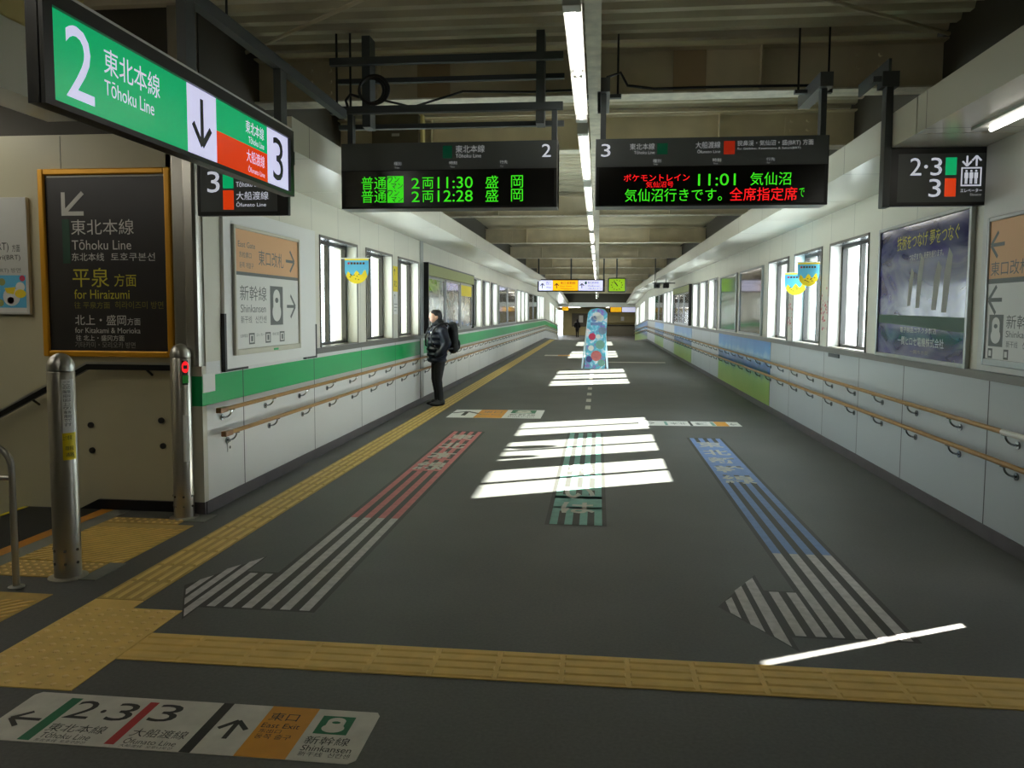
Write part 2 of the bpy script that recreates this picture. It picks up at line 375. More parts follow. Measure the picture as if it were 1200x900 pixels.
class Face:
    """a plane to print on: point = O + u*U + v*V, layers lift by 0.8 mm"""
    def __init__(s, O, U, V, lift=0.0009): s.O = Vector(O); s.U = Vector(U).normalized(); s.V = Vector(V).normalized(); s.N = s.U.cross(s.V); s.l = lift
    def p(s, u, v, k): return s.O + s.U*u + s.V*v + s.N*(k*s.l)
    def rect(s, mb, u0, u1, v0, v1, m, k=1): return mb.poly([s.p(u0, v0, k), s.p(u1, v0, k), s.p(u1, v1, k), s.p(u0, v1, k)], m)
    def poly(s, mb, pts, m, k=1): return mb.poly([s.p(u, v, k) for u, v in pts], m)
    def disc(s, mb, u, v, ru, rv, m, k=1, n=20, a0=0, a1=2*math.pi):
        return s.poly(mb, [(u+ru*math.cos(a0+(a1-a0)*i/n), v+rv*math.sin(a0+(a1-a0)*i/n)) for i in range(n)], m, k)
    def text(s, mb, t, u0, u1, v0, v1, m, k=2, bold=0.0):
        """fit the ink of t into u0..u1, v0..v1 (u1 None: keep the aspect)"""
        vs, fs, x0, x1, y0, y1 = text_data(t, bold); sv = (v1-v0)/(y1-y0); su = sv if u1 is None else (u1-u0)/(x1-x0)
        b = (len(mb.v), len(mb.f)); mb.add([s.p(u0+(x-x0)*su, v0+(y-y0)*sv, k) for x, y in vs], fs, m)
        return s.row(mb, b, None)
    def row(s, mb, b, name):
        if not hasattr(mb, 'rows'): mb.rows = []
        mb.rows.append((b[0], len(mb.v), b[1], len(mb.f), name)); return mb
    def bar(s, mb, a, b, w, m, k=2):
        a = Vector(a); b = Vector(b); d = (b-a).normalized(); n = Vector((-d.y, d.x))*w/2
        return s.poly(mb, [a-n, b-n, b+n, a+n], m, k)
    def arrow(s, mb, cu, cv, L, ang, m, k=2, w=None, hd=0.42):
        b0 = (len(mb.v), len(mb.f)); w = w or L*0.13; d = Vector((math.cos(ang), math.sin(ang))); n = Vector((-d.y, d.x)); c = Vector((cu, cv))
        tip = c+d*L/2
        s.bar(mb, c-d*L/2, tip-d*w*0.7, w, m, k)
        for sg in (1, -1): s.bar(mb, tip-d*w*0.05, tip-d*L*hd*0.95+n*sg*L*hd*0.85, w, m, k+0.3*sg)
        s.row(mb, b0, 'arrow')
    def train(s, mb, u0, u1, v0, v1, m, mw):
        b0 = (len(mb.v), len(mb.f)); s.rect(mb, u0, u1, v0, v1, m, 2); cu = (u0+u1)/2; w = u1-u0; h = v1-v0
        s.disc(mb, cu, v0+h*0.33, w*0.34, h*0.24, mw, 3); s.rect(mb, cu-w*0.27, cu+w*0.27, v0+h*0.38, v0+h*0.75, mw, 3.2)
        s.disc(mb, cu, v0+h*0.72, w*0.27, h*0.2, mw, 3.4)
        s.disc(mb, cu, v0+h*0.64, w*0.13, h*0.07, m, 4); s.row(mb, b0, 'train_icon')
PI = math.pi
WL, WR = -3.14, 2.85           # inner faces of the two walls
X3, Y3, Z3 = (1, 0, 0), (0, 1, 0), (0, 0, 1)
# ------------------------------------------------------------------ setting: floor, stairs
mb = MB()
mb.box(-8, 3.3, -6, 4.25, -0.25, 0, 'floor').box(-4.75, 3.3, 4.25, 6.0, -0.25, 0, 'floor').box(-3.5, 3.3, 6.0, 46.5, -0.25, 0, 'floor')
mb.ybox(-3.5, 3.3, 46.5, 62, -0.25, 0, 'floor').ybox(-9, 9, 62, 79, -0.25, 0, 'floor')
mb.build('floor', origin=(0, 0, 0), kind='structure')
mb = MB(); SX = -4.75
for i in range(12): mb.box(SX-0.32*(i+1), SX-0.32*i, 4.25, 6.0, -0.17*(i+1)-0.2, -0.17*(i+1), 'stair')
st = mb.build('staircase', kind='structure')
MB().box(SX, -4.06, 4.25, 5.97, 0.0, 0.004, 'stair').build('rubber_landing', st)
MB().box(-4.06, -3.95, 4.25, 5.97, 0.0, 0.005, 'orange_nose').build('orange_strip', st)
MB().box(-3.95, -3.80, 4.25, 5.97, 0.0, 0.004, 'grey_plate').build('grey_strip', st)
for i in range(5): MB().box(SX-0.32*i, SX-0.32*i+0.04, 4.25, 5.97, -0.17*i, -0.17*i+0.006, 'sticker_yel').build('nosing', st)
# ------------------------------------------------------------------ setting: walls with window openings
P = 1.765
winL = [(8.65, 10.0), (10.43, 11.75), (12.14, 13.5)]
winR = [(8.78, 10.15), (10.54, 11.93), (12.31, 13.68)]
for b0 in (19.4, 30.05, 40.4):
    for i in range(3):
        winL.append((b0+0.15+i*1.66, b0+0.15+i*1.66+1.3)); winR.append((b0+0.02+i*1.72, b0+0.02+i*1.72+1.4))
for b0, n in ((50.9, 3), (58.2, 2)):
    for i in range(n):
        winL.append((b0+i*1.7, b0+i*1.7+1.35)); winR.append((b0-1.6+i*1.7, b0-1.6+i*1.7+1.35))
ZS, ZT, TH = 1.23, 2.48, 0.30
def wall(side, x, sgn, wins, ystart):
    mb = MB(); xo = x+sgn*TH
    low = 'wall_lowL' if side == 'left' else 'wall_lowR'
    slots = [(4.735, 4.94, 0.53, 1.38)] if side == 'right' else []
    segs = []
    if slots:                                              # a narrow open joint low in the near right-hand wall lets one sliver of sun in
        a, b, z0, z1 = slots[0]
        mb.ybox(x, xo, ystart, a, 0, ZS, low).ybox(x, xo, a, b, 0, z0, low); y0 = b
        mb.ybox(x, xo, ystart, a, ZS, ZT, 'wall_up').ybox(x, xo, a, b, z1, ZT, 'wall_up').ybox(x, xo, b, wins[0][0], ZS, ZT, 'wall_up')
    else:
        y0 = ystart; mb.ybox(x, xo, ystart, wins[0][0], ZS, ZT, 'wall_up')
    if side == 'left':
        mb.ybox(x, xo, y0, 62, 0, 0.88, low).ybox(x, xo, y0, 62, 0.88, 1.12, 'green').ybox(x, xo, y0, 62, 1.12, ZS, low)
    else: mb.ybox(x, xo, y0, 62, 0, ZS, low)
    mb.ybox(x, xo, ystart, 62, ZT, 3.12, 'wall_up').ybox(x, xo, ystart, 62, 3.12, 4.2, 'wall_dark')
    for (a, b), nx in zip(wins, wins[1:]+[(62, 62)]): mb.ybox(x, xo, b, nx[0], ZS, ZT, 'wall_up')
    return mb.build('wall_'+side, origin=(x, 0, 0), kind='structure')
wl = wall('left', WL, -1, winL, 6.0)
wr = wall('right', WR, 1, winR, -6.0)
def window(n, x, sgn, a, b):
    dz = zr((a+b)/2); g = x+sgn*0.13; o = x+sgn*0.19; t = 0.055
    e = bpy.data.objects.new('window_%d' % n, None); C.objects.link(e); e.location = (x+sgn*0.16, (a+b)/2, ZS+dz); e['_o'] = tuple(e.location); e['kind'] = 'structure'
    mb = MB(); z0, z1 = ZS+dz, ZT+dz
    mb.box(g, o, a, a+t, z0, z1, 'bronze').box(g, o, b-t, b, z0, z1, 'bronze').box(g, o, a, b, z0, z0+0.04, 'bronze').box(g, o, a, b, z1-0.045, z1, 'bronze')
    mb.build('window_frame', e)
    c = (a+b)/2
    MB().box(g+sgn*0.004, o-sgn*0.004, c-0.035, c+0.035, z0+0.04, z1-0.045, 'bronze').build('mullion', e)
    for u0, u1, q in ((a+t, c-0.035, 0.025), (c+0.035, b-t, 0.04)):
        MB().box(g+sgn*q, g+sgn*(q+0.005), u0, u1, z0+0.04, z1-0.045, 'glass').build('pane', e)
    r = MB()
    r.box(x-sgn*0.004, g, a, a+0.006, z0, z1, 'revL').box(x-sgn*0.004, g, b-0.006, b, z0, z1, 'revL').box(x-sgn*0.004, g, a+0.006, b-0.006, z1-0.006, z1, 'head').box(x, g, a+0.006, b-0.006, z0, z0+0.008, 'sill')
    r.box(x-sgn*0.012, x, a-0.025, a, z0, z1+0.025, 'sill').box(x-sgn*0.012, x, b, b+0.025, z0, z1+0.025, 'sill').box(x-sgn*0.012, x, a, b, z1, z1+0.025, 'sill')
    r.build('reveal_lining', e)
k = 1
for x, sg, ws in ((WL, -1, winL), (WR, 1, winR)):
    for a, b in ws: window(k, x, sg, a, b); k += 1
MB().ybox(WL+0.02, WL, 8.43, 62, 1.165, 1.228, 'sill').build('trim_1', kind='structure')
MB().ybox(WR-0.02, WR, 5.1, 62, 1.165, 1.228, 'sill').build('trim_2', kind='structure')
MB().ybox(WL+0.012, WL, 5.95, 62, 0, 0.10, 'base').build('baseboard_left', kind='structure')
MB().ybox(WR-0.012, WR, -6, 62, 0, 0.10, 'base').build('baseboard_right', kind='structure')
MB().box(WL+0.015, WL, 13.64, 13.88, 0.1, 2.88, 'alu').build('trim_3', kind='structure')
# soffit boxes under the roof on both sides
MB().ybox(WL, -2.35, 5.9, 62, 2.88, 3.13, 'soffit').build('trim_4', kind='structure')
MB().ybox(2.15, WR, -6, 5.74, 2.88, 3.13, 'soffit').ybox(2.15, WR, 5.76, 62, 2.88, 3.13, 'soffit').build('trim_5', kind='structure')
mb = MB(); mb.box(-3.62, -3.32, -6, 4.9, 2.88, 3.28, 'soffit').box(-3.62, -3.34, -6, 4.9, 3.28, 3.75, 'fascia_yel'); mb.build('trim_6', kind='structure')
# stair wall, column, outer shell of the near hall
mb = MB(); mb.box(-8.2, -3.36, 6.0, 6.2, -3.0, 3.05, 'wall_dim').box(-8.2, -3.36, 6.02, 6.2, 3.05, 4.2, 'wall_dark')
ws_ = mb.build('wall_stair', kind='structure')
for y_, z_ in ((-4.145, 0.70), (-4.14, 0.49), (-3.53, 0.75), (-3.52, 0.54)):
    MB().tube([(y_, 5.985, z_), (y_, 6.0, z_)], 0.024, 'red_cap', 16).build('bolt_cover', ws_)
MB().box(-4.335, -4.331, 5.998, 6.0, 1.25, 3.04, 'ink').build('panel_joint', ws_)
mb = MB(); mb.prism([(-4.26, 5.975, 0), (-3.36, 5.975, 0), (-3.36, 5.975, 0.085), (-4.09, 5.975, 0.085)], (0, 0.025, 0), 'black'); mb.build('baseboard_stair', kind='structure')
mb = MB(); mb.box(-3.265, WL, 5.93, 5.999, 0, 0.88, 'trim_white').box(-3.265, WL, 5.93, 5.999, 0.88, 1.12, 'trim_green').box(-3.265, WL, 5.93, 5.999, 1.12, 1.2, 'trim_white')
mb.box(-3.27, WL+0.004, 5.925, 6.0, 0, 0.1, 'base'); mb.build('trim_7', kind='structure')
mb = MB(); n_ = 8
prof = [(-3.375, 6.2), (-3.375, 5.98), (-3.36, 5.935)] + [(-3.345, 5.925), (-3.262, 5.925), (-3.245, 5.91), (-3.18, 5.905), (-3.155, 5.92), (-3.15, 5.95), (-3.15, 6.2)]
mb.prism([(x, y, 1.2) for x, y in prof], (0, 0, 3.0), 'stainless'); mb.build('trim_8', kind='structure')
mb = MB(); mb.box(-8.2, -8, -6, 6, -3, 4.2, 'wall_dim'); mb.build('wall_far_left', kind='structure')
mb = MB(); mb.box(-8.2, 3.15, -6.2, -6, -3, 4.2, 'wall_dim'); mb.build('wall_back', kind='structure')
mb = MB(); mb.box(-8, -4.75, 4.05, 4.25, -3, -0.25, 'wall_dim'); mb.build('wall_stairwell', kind='structure')
# corrugated roof deck
mb = MB(); ys = []
y = -6.2
while y < 62.2:
    for dy, dz in ((0, 0.05), (0.10, 0.05), (0.125, 0.0), (0.205, 0.0)): ys.append((y+dy, 4.0+dz+zr(y+dy)))
    y += 0.23
for xa, xb, lim in ((-3.45, 3.16, 99), (-8.2, -3.45, 6.3)):
    q = [p for p in ys if p[0] < lim]; vs = []; fs = []
    for yy, zz in q: vs += [(xa, yy, zz), (xb, yy, zz)]
    for i in range(len(q)-1): fs.append((2*i, 2*i+2, 2*i+3, 2*i+1))
    mb.add(vs, fs, 'deck')
mb.box(-8.2, 3.16, -6.2, 62.3, 4.12, 4.2, 'deck'); mb.build('ceiling', kind='structure')
# roof girders
def girder(n, yc, wf=0.23, top=3.93, bot=3.53, plates=()):
    d = zr(yc); mb = MB(); x0, x1 = WL, WR
    if n < 2: x0 = -3.36 if n == 1 else WL
    mb.box(x0, x1, yc-0.008, yc+0.008, bot+d+0.014, top+d-0.014, 'beam')
    mb.box(x0, x1, yc-wf/2, yc+wf/2, bot+d, bot+d+0.014, 'beam_lt').box(x0, x1, yc-wf/2, yc+wf/2, top+d-0.014, top+d, 'beam')
    for xx in (-2.0, -0.2, 1.35): mb.box(xx-0.006, xx+0.006, yc-wf/2+0.01, yc-0.008, bot+d+0.014, top+d-0.014, 'beam')
    if n == 1: mb.box(-1.65, -1.35, yc-0.02, yc-0.008, bot+d+0.014, top+d-0.014, 'beam_patch').box(0.62, 0.9, yc-0.02, yc-0.008, bot+d+0.014, top+d-0.014, 'beam_patch')
    for xx in (-2.55, 2.25):
        mb.box(xx-0.16, xx+0.16, yc-0.022, yc-0.008, bot+d+0.04, top+d-0.05, 'beam')
        for bx_ in (-0.09, 0.09):
            for bz in (-0.1, 0.0, 0.1): mb.tube([(xx+bx_, yc-0.05, (bot+top)/2+d+bz), (xx+bx_, yc-0.02, (bot+top)/2+d+bz)], 0.02, 'beam', 6)
    return mb.build('ceiling_beam', kind='structure')
for i, yc in enumerate((0.9, 7.12, 9.43, 15.7, 21.8, 27.9, 34.0, 40.1, 46.2, 52.4, 58.5)): girder(i, yc)
for (a, b) in (((-4.0, 7.5), (-0.6, 4.9)), ((0.3, 5.2), (4.0, 7.75))):       # thin diagonal bracing rods
    p = Vector((a[0], a[1], 3.93)); q = Vector((b[0], b[1], 3.93))
    if a[0] < -3.4: p = p + (q-p)*0.24
    if b[0] > 3.1: q = p + (q-p)*0.68
    MB().tube([p, q], 0.016, 'beam', 8).build('ceiling_brace', kind='structure')
# far lintel and lobby
d = -0.66
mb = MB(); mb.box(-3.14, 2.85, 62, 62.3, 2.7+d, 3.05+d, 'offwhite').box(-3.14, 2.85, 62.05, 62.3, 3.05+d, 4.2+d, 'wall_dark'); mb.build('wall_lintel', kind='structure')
mb = MB(); mb.box(-9, 9, 62.3, 79, 2.75+d, 2.9+d, 'lobby_dk'); mb.build('ceiling_lobby', kind='structure')
mb = MB(); mb.box(-9.2, -4.35, 78, 78.2, d, 2.9+d, 'lobby').box(-3.5, 9.2, 78, 78.2, d, 2.9+d, 'lobby').box(-4.35, -3.5, 78, 78.2, 2.45+d, 2.9+d, 'lobby')
mb.box(-9.2, -9, 62.3, 78, d, 2.9+d, 'lobby').box(9, 9.2, 62.3, 78, d, 2.9+d, 'lobby').box(-9.2, -3.44, 62.1, 62.3, d, 2.9+d, 'lobby').box(3.15, 9.2, 62.1, 62.3, d, 2.9+d, 'lobby')
mb.build('wall_lobby', kind='structure')
# ------------------------------------------------------------------ handrails
def rail(x, sgn, y0, z, label, upper):
    xr = x - sgn*0.088
    r = thing('handrail', (xr, y0, 0), label, 'handrail', None)
    r['_o'] = (xr, y0, 0)
    pts = [(xr, y0, z), (xr, 46.5, z), (xr, 54, z+zr(54)), (xr, 61.6, z+zr(61.6))]
    MB().tube(pts, 0.019, 'wood', 12).build('rail', r, smooth=True)
    MB().box(xr-0.024, xr+0.024, y0-0.10, y0+0.03, z-0.022, z+0.022, 'wood_dk').build('end_cap', r, bevel=0.006)
    if sgn > 0 and upper: MB().tube([(xr, 5.2, z), (xr, 5.66, z)], 0.021, 'ink_lt', 12).build('braille_sleeve', r, smooth=True)
    yb = y0+0.13 if sgn < 0 else 5.62; first = True; master = None
    def bracket(zz, yy):
        b = MB(); q = []
        for i in range(7):
            a = PI/2*i/6; q.append((x-sgn*(0.012+0.076*math.sin(a)), yy, zz-0.02-0.066*math.cos(a)))
        b.tube(q, 0.0075, 'chrome', 8); b.tube([(x, yy, zz-0.086), (x-sgn*0.012, yy, zz-0.086)], 0.026, 'chrome', 14)
        b.box(xr-0.016, xr+0.016, yy-0.03, yy+0.03, zz-0.022, zz-0.017, 'chrome'); return b
    while yb < 61:
        if master is None:
            master = bracket(z, yb).build('bracket', r); my = yb
        else:
            c = master.copy(); C.objects.link(c); c.parent = r; c.location = Vector(master.location)+Vector((0, yb-my, zr(yb)))
        yb += 0.855
    return r
rail(WL, -1, 6.12, 0.835, 'upper oak handrail along the left wall just under the green band', True)
rail(WL, -1, 6.20, 0.63, 'lower oak handrail along the left wall above the wall socket', False)
rail(WR, 1, 5.12, 0.845, 'upper oak handrail along the right wall below the posters', True)
rail(WR, 1, 5.12, 0.63, 'lower oak handrail along the right wall nearer the floor', False)
# ------------------------------------------------------------------ fluorescent lights along the ceiling
ORD = ['nearest', 'second', 'third', 'fourth', 'fifth', 'sixth', 'seventh', 'eighth', 'ninth', 'tenth', 'eleventh', 'twelfth', 'thirteenth', 'fourteenth', 'fifteenth', 'sixteenth', 'seventeenth', 'eighteenth', 'nineteenth', 'twentieth']
def fluoro(i, y0):
    x = -0.165; z = 3.3+zr(y0+1.3); L = 2.62
    e = thing('fluorescent_light', (x, y0, z), 'long white fluorescent light in the ceiling row, %s from the viewer' % (ORD[i] if i else 'nearest one'), 'light', 'fluorescent lights along the ceiling')
    h = MB(); q = [(-0.03, 0.085), (-0.052, 0.07), (-0.052, 0.02), (-0.03, 0.028), (0.03, 0.028), (0.052, 0.02), (0.052, 0.07), (0.03, 0.085)]
    h.prism([(x+a, y0, z+b) for a, b in q], (0, L, 0), 'offwhite'); h.build('housing', e)
    for ya in (y0+0.0, y0+L-0.1): MB().box(x-0.05, x+0.05, ya, ya+0.1, z-0.02, z+0.03, 'offwhite').build('end_cap', e, bevel=0.005)
    MB().box(x-0.03, x+0.03, y0+L/2-0.03, y0+L/2+0.03, z-0.01, z+0.03, 'offwhite').build('lamp_holder', e)
    for ya in (y0+0.11, y0+L/2+0.035): MB().tube([(x, ya, z), (x, ya+1.165, z)], 0.019, 'tube', 12).build('tube', e)
    for ya in (y0+0.4, y0+2.2): MB().tube([(x, ya, z+0.08), (x, ya, z+0.24)], 0.008, 'grey_steel', 6).build('drop_rod', e)
y = 4.32
for i in range(19): fluoro(i, y); y += 3.04
mb = MB(); mb.ybox(-0.105, -0.005, 3.2, 61.5, 3.42, 3.5, 'beam_lt'); tag(mb.build('cable_duct'), 'beige cable duct running beside the row of ceiling lights', 'cable duct')
e = thing('recessed_light', (2.52, 4.6, 2.88), 'single fluorescent light under the right-hand soffit beside the lift sign', 'light')
MB().box(2.44, 2.6, 3.0, 5.6, 2.862, 2.88, 'offwhite').build('tray', e)
MB().tube([(2.52, 3.1, 2.845), (2.52, 5.5, 2.845)], 0.014, 'tube', 12).build('tube', e)
def added_fill_light(x, y0, z, label):  # fill lamp added out of view to brighten the near hall
    e = thing('fluorescent_light', (x, y0, z), label, 'light')
    MB().box(x-0.1, x+0.1, y0, y0+1.3, z, z+0.06, 'offwhite').build('housing', e)
    for dx in (-0.045, 0.045): MB().tube([(x+dx, y0+0.05, z-0.02), (x+dx, y0+1.25, z-0.02)], 0.018, 'tube_fill', 12).build('tube', e)
    for ya in (y0+0.2, y0+1.1): MB().tube([(x, ya, z+0.06), (x, ya, 3.99)], 0.01, 'grey_steel', 6).build('drop_rod', e)
for i_, (x_, y_) in enumerate(((-5.2, 4.5), (-6.6, 4.5), (-5.2, 2.6), (-6.6, 2.6))): added_fill_light(x_, y_, 3.3, 'added unseen twin fluorescent light over the stairs, beyond the left edge, ' + ('upper row nearer', 'upper row farther', 'lower row nearer', 'lower row farther')[i_])  # a wall reflection suggests one lamp here; number and strength are added fill
added_fill_light(-1.0, -3.0, 3.3, 'added unseen twin fluorescent light over the near floor behind the viewer')
added_fill_light(-2.75, 1.2, 3.45, 'added unseen twin fluorescent light beside the viewer, left of the big green sign')  # added to brighten the fascia and the big sign's side
# unseen panels added above the lintel to brighten the lobby
for cx_, nm in ((-2.5, 'left'), (1.5, 'right')):
    for cy_, far in ((68, 'nearer'), (74, 'farther')):
        e = thing('added_lobby_light', (cx_, cy_, 2.07), 'added unseen flat square light in the far lobby ceiling, %s %s' % (far, nm), 'light')
        MB().box(cx_-0.9, cx_+0.9, cy_-0.8, cy_+0.8, 2.06, 2.085, 'offwhite').build('frame', e); MB().box(cx_-0.8, cx_+0.8, cy_-0.7, cy_+0.7, 2.05, 2.062, 'tube').build('diffuser', e)
# ------------------------------------------------------------------ big hanging sign (platform 2 and 3), parallel to the corridor
GX = -2.1
e = thing('platform_sign', (GX-0.03, 4.0, 2.43), 'big lit green and red hanging sign with a white 2 and a black 3', 'sign')
mb = MB(); mb.box(GX-0.06, GX-0.006, 2.82, 5.27, 2.43, 2.87, 'black')
mb.box(GX-0.012, GX+0.012, 2.82, 2.875, 2.43, 2.87, 'black').box(GX-0.012, GX+0.012, 5.205, 5.27, 2.43, 2.87, 'black').box(GX-0.012, GX+0.012, 2.875, 5.205, 2.43, 2.455, 'black').box(GX-0.012, GX+0.012, 2.875, 5.205, 2.81, 2.87, 'black')
mb.build('housing', e)
MB().box(GX-0.055, GX+0.012, 2.83, 5.24, 2.87, 2.882, 'white').build('top_trim', e)
F = Face((GX-0.006, 0, 0), Y3, Z3)
mb = MB()
F.rect(mb, 2.87, 3.89, 2.45, 2.815, 'lit_green'); F.rect(mb, 3.89, 4.2, 2.45, 2.815, 'lit_white'); F.rect(mb, 4.2, 4.87, 2.638, 2.815, 'lit_green'); F.rect(mb, 4.2, 4.87, 2.45, 2.638, 'lit_red'); F.rect(mb, 4.87, 5.21, 2.45, 2.815, 'lit_white')
fp = mb.build('lit_panel', e)
mb = MB()
F.text(mb, '2', 2.965, 3.14, 2.495, 2.785, 'lit_white'); F.text(mb, '東北本線', 3.21, 3.64, 2.655, 2.765, 'lit_white'); F.text(mb, 'Tōhoku Line', 3.21, 3.585, 2.565, 2.632, 'lit_white')
F.arrow(mb, 4.04, 2.64, 0.245, -PI/2, 'lit_ink', w=0.034, hd=0.45)
F.text(mb, '東北本線', 4.565, 4.82, 2.71, 2.785, 'lit_white'); F.text(mb, 'Tōhoku Line', 4.6, 4.82, 2.655, 2.695, 'lit_white')
F.text(mb, '大船渡線', 4.57, 4.825, 2.54, 2.615, 'lit_white'); F.text(mb, 'Ōfunato Line', 4.59, 4.825, 2.483, 2.522, 'lit_white'); F.text(mb, '3', 4.955, 5.12, 2.5, 2.775, 'lit_ink')
mb.build_rows('lettering', fp)
for ya in (3.945, 5.15): MB().box(GX-0.055, GX-0.005, ya-0.05, ya+0.05, 2.883, 3.24, 'dark_steel').build('hanger_post', e)
e = thing('hanger_bar', (GX-0.1, 2.5, 3.23), 'dark steel channel running away overhead above the big green sign', 'support bar')
mb = MB(); mb.box(GX-0.06, GX, 2.0, 6.46, 3.24, 3.25, 'dark_steel').box(GX-0.06, GX-0.052, 2.0, 6.46, 3.25, 3.31, 'dark_steel').box(GX-0.008, GX, 2.0, 6.46, 3.25, 3.31, 'dark_steel'); mb.build('channel', e)
for ya in (2.2, 4.4): MB().tube([(GX-0.03, ya, 3.25), (GX-0.03, ya, 4.02)], 0.008, 'black', 6).build('rod', e)
# ------------------------------------------------------------------ small sign behind it
e = thing('platform_sign', (-2.71, 5.84, 2.37), 'small black hanging sign for platform 3 half hidden behind the big green sign', 'sign')
MB().box(-3.07, -2.345, 5.79, 5.84, 2.37, 2.78, 'black').build('housing', e, bevel=0.006)
MB().box(-2.42, -2.37, 5.80, 6.0, 2.78, 2.88, 'dark_steel').build('hanger_post', e); MB().box(-3.0, -2.95, 5.80, 6.0, 2.78, 2.88, 'dark_steel').build('hanger_post', e)
F = Face((0, 5.79, 0), X3, Z3); mb = MB()
F.rect(mb, -3.04, -2.43, 2.4, 2.75, 'board_grey'); F.rect(mb, -2.86, -2.775, 2.575, 2.71, 'lit_green', 2); F.rect(mb, -2.86, -2.775, 2.415, 2.56, 'lit_red', 2); fp = mb.build('face', e)
mb = MB(); F.text(mb, '3', -2.985, -2.885, 2.545, 2.705, 'lit_text'); F.text(mb, '東北本線', -2.755, -2.5, 2.645, 2.705, 'lit_text'); F.text(mb, 'Tōhoku Line', -2.755, -2.545, 2.585, 2.625, 'lit_text'); F.text(mb, '大船渡線', -2.755, -2.5, 2.487, 2.55, 'lit_text'); F.text(mb, 'Ōfunato Line', -2.755, -2.52, 2.437, 2.473, 'lit_text'); mb.build_rows('lettering', fp)
# ------------------------------------------------------------------ lift sign
e = thing('lift_sign', (2.5, 6.2, 2.45), 'black hanging sign with 2·3 and a lift pictogram on the right', 'sign')
MB().box(2.135, 2.835, 6.2, 6.27, 2.45, 2.875, 'black').build('housing', e, bevel=0.006)
MB().box(2.095, 2.145, 6.19, 6.28, 2.44, 3.42, 'dark_steel').build('hanger_post', e)
mb = MB(); mb.box(2.06, 2.18, 6.18, 6.3, 3.32, 3.43, 'grey_steel').box(2.0, 2.06, 6.2, 6.28, 3.36, 3.40, 'grey_steel'); mb.build('clamp', e)
MB().box(2.11, 2.13, 6.21, 6.9, 3.43, 3.53, 'grey_steel').build('bracket', e)
F = Face((0, 6.2, 0), X3, Z3); mb = MB()
F.rect(mb, 2.2, 2.815, 2.475, 2.83, 'board_grey'); F.rect(mb, 2.534, 2.612, 2.672, 2.8, 'lit_green', 2); F.rect(mb, 2.534, 2.612, 2.515, 2.648, 'lit_red', 2)
for a in ((2.645, 2.788, 2.59, 2.6), (2.645, 2.788, 2.717, 2.727), (2.645, 2.655, 2.6, 2.717), (2.778, 2.788, 2.6, 2.717)): F.rect(mb, *a, 'lit_text', 2)
for cx in (2.682, 2.716, 2.75):
    F.disc(mb, cx, 2.70, 0.008, 0.008, 'lit_text', 2); F.rect(mb, cx-0.013, cx+0.013, 2.648, 2.689, 'lit_text', 2); F.rect(mb, cx-0.009, cx-0.001, 2.606, 2.648, 'lit_text', 2); F.rect(mb, cx+0.001, cx+0.009, 2.606, 2.648, 'lit_text', 2)
F.arrow(mb, 2.684, 2.773, 0.075, -PI/2, 'lit_text', w=0.013, hd=0.5); F.arrow(mb, 2.75, 2.773, 0.075, PI/2, 'lit_text', w=0.013, hd=0.5); fp = mb.build('face', e)
mb = MB(); F.text(mb, '2', 2.285, 2.365, 2.672, 2.8, 'lit_text'); F.text(mb, '3', 2.43, 2.51, 2.67, 2.8, 'lit_text'); F.disc(mb, 2.397, 2.735, 0.013, 0.013, 'lit_text', 2); F.text(mb, '3', 2.422, 2.508, 2.513, 2.645, 'lit_text')
F.text(mb, 'エレベーター', 2.645, 2.795, 2.545, 2.572, 'lit_text'); F.text(mb, 'Elevator', 2.715, 2.795, 2.52, 2.537, 'lit_dim'); mb.build_rows('lettering', fp)
# ------------------------------------------------------------------ departure boards and their frames
def dep_board(x0, x1, label):
    e = thing('departure_board', ((x0+x1)/2, 6.5, 2.505), label, 'departure board')
    mb = MB(); mb.box(x0, x1, 6.5, 6.72, 2.505, 3.045, 'black'); mb.build('housing', e, bevel=0.004)
    MB().box(x1-0.008 if x0 < -1 else x0, x1 if x0 < -1 else x0+0.008, 6.495, 6.72, 2.505, 3.045, 'alu').build('edge_trim', e)
    h_ = MB().box(x0+0.004, x1-0.008, 6.494, 6.5, 2.822, 3.043, 'board_grey').build('header_panel', e)
    s_ = MB().box(x0+0.03, x1-0.03, 6.496, 6.5, 2.52, 2.815, 'screen').build('screen', e)
    return e, h_, s_
e, hp, scr = dep_board(-2.165, -0.345, 'left departure board for track 2 with two green rows')
F = Face((0, 6.4935, 0), X3, Z3); mb = MB()
F.rect(mb, -1.297, -1.218, 2.91, 3.013, 'sq_green'); F.text(mb, '2', -0.475, -0.402, 2.909, 3.012, 'lit_text'); F.text(mb, '東北本線', -1.189, -0.947, 2.954, 3.014, 'lit_dim'); F.text(mb, 'Tōhoku Line', -1.189, -0.976, 2.913, 2.945, 'lit_dim')
for t, en, u in (('種別', 'Train', -1.709), ('時刻', 'Time', -1.24), ('行先', 'For', -0.82)): F.text(mb, t, u, u+0.062, 2.859, 2.887, 'lit_dim'); F.text(mb, en, u+0.005, None, 2.834, 2.847, 'lit_dim')
mb.build_rows('lettering', hp)
F = Face((0, 6.4955, 0), X3, Z3); mb = MB()
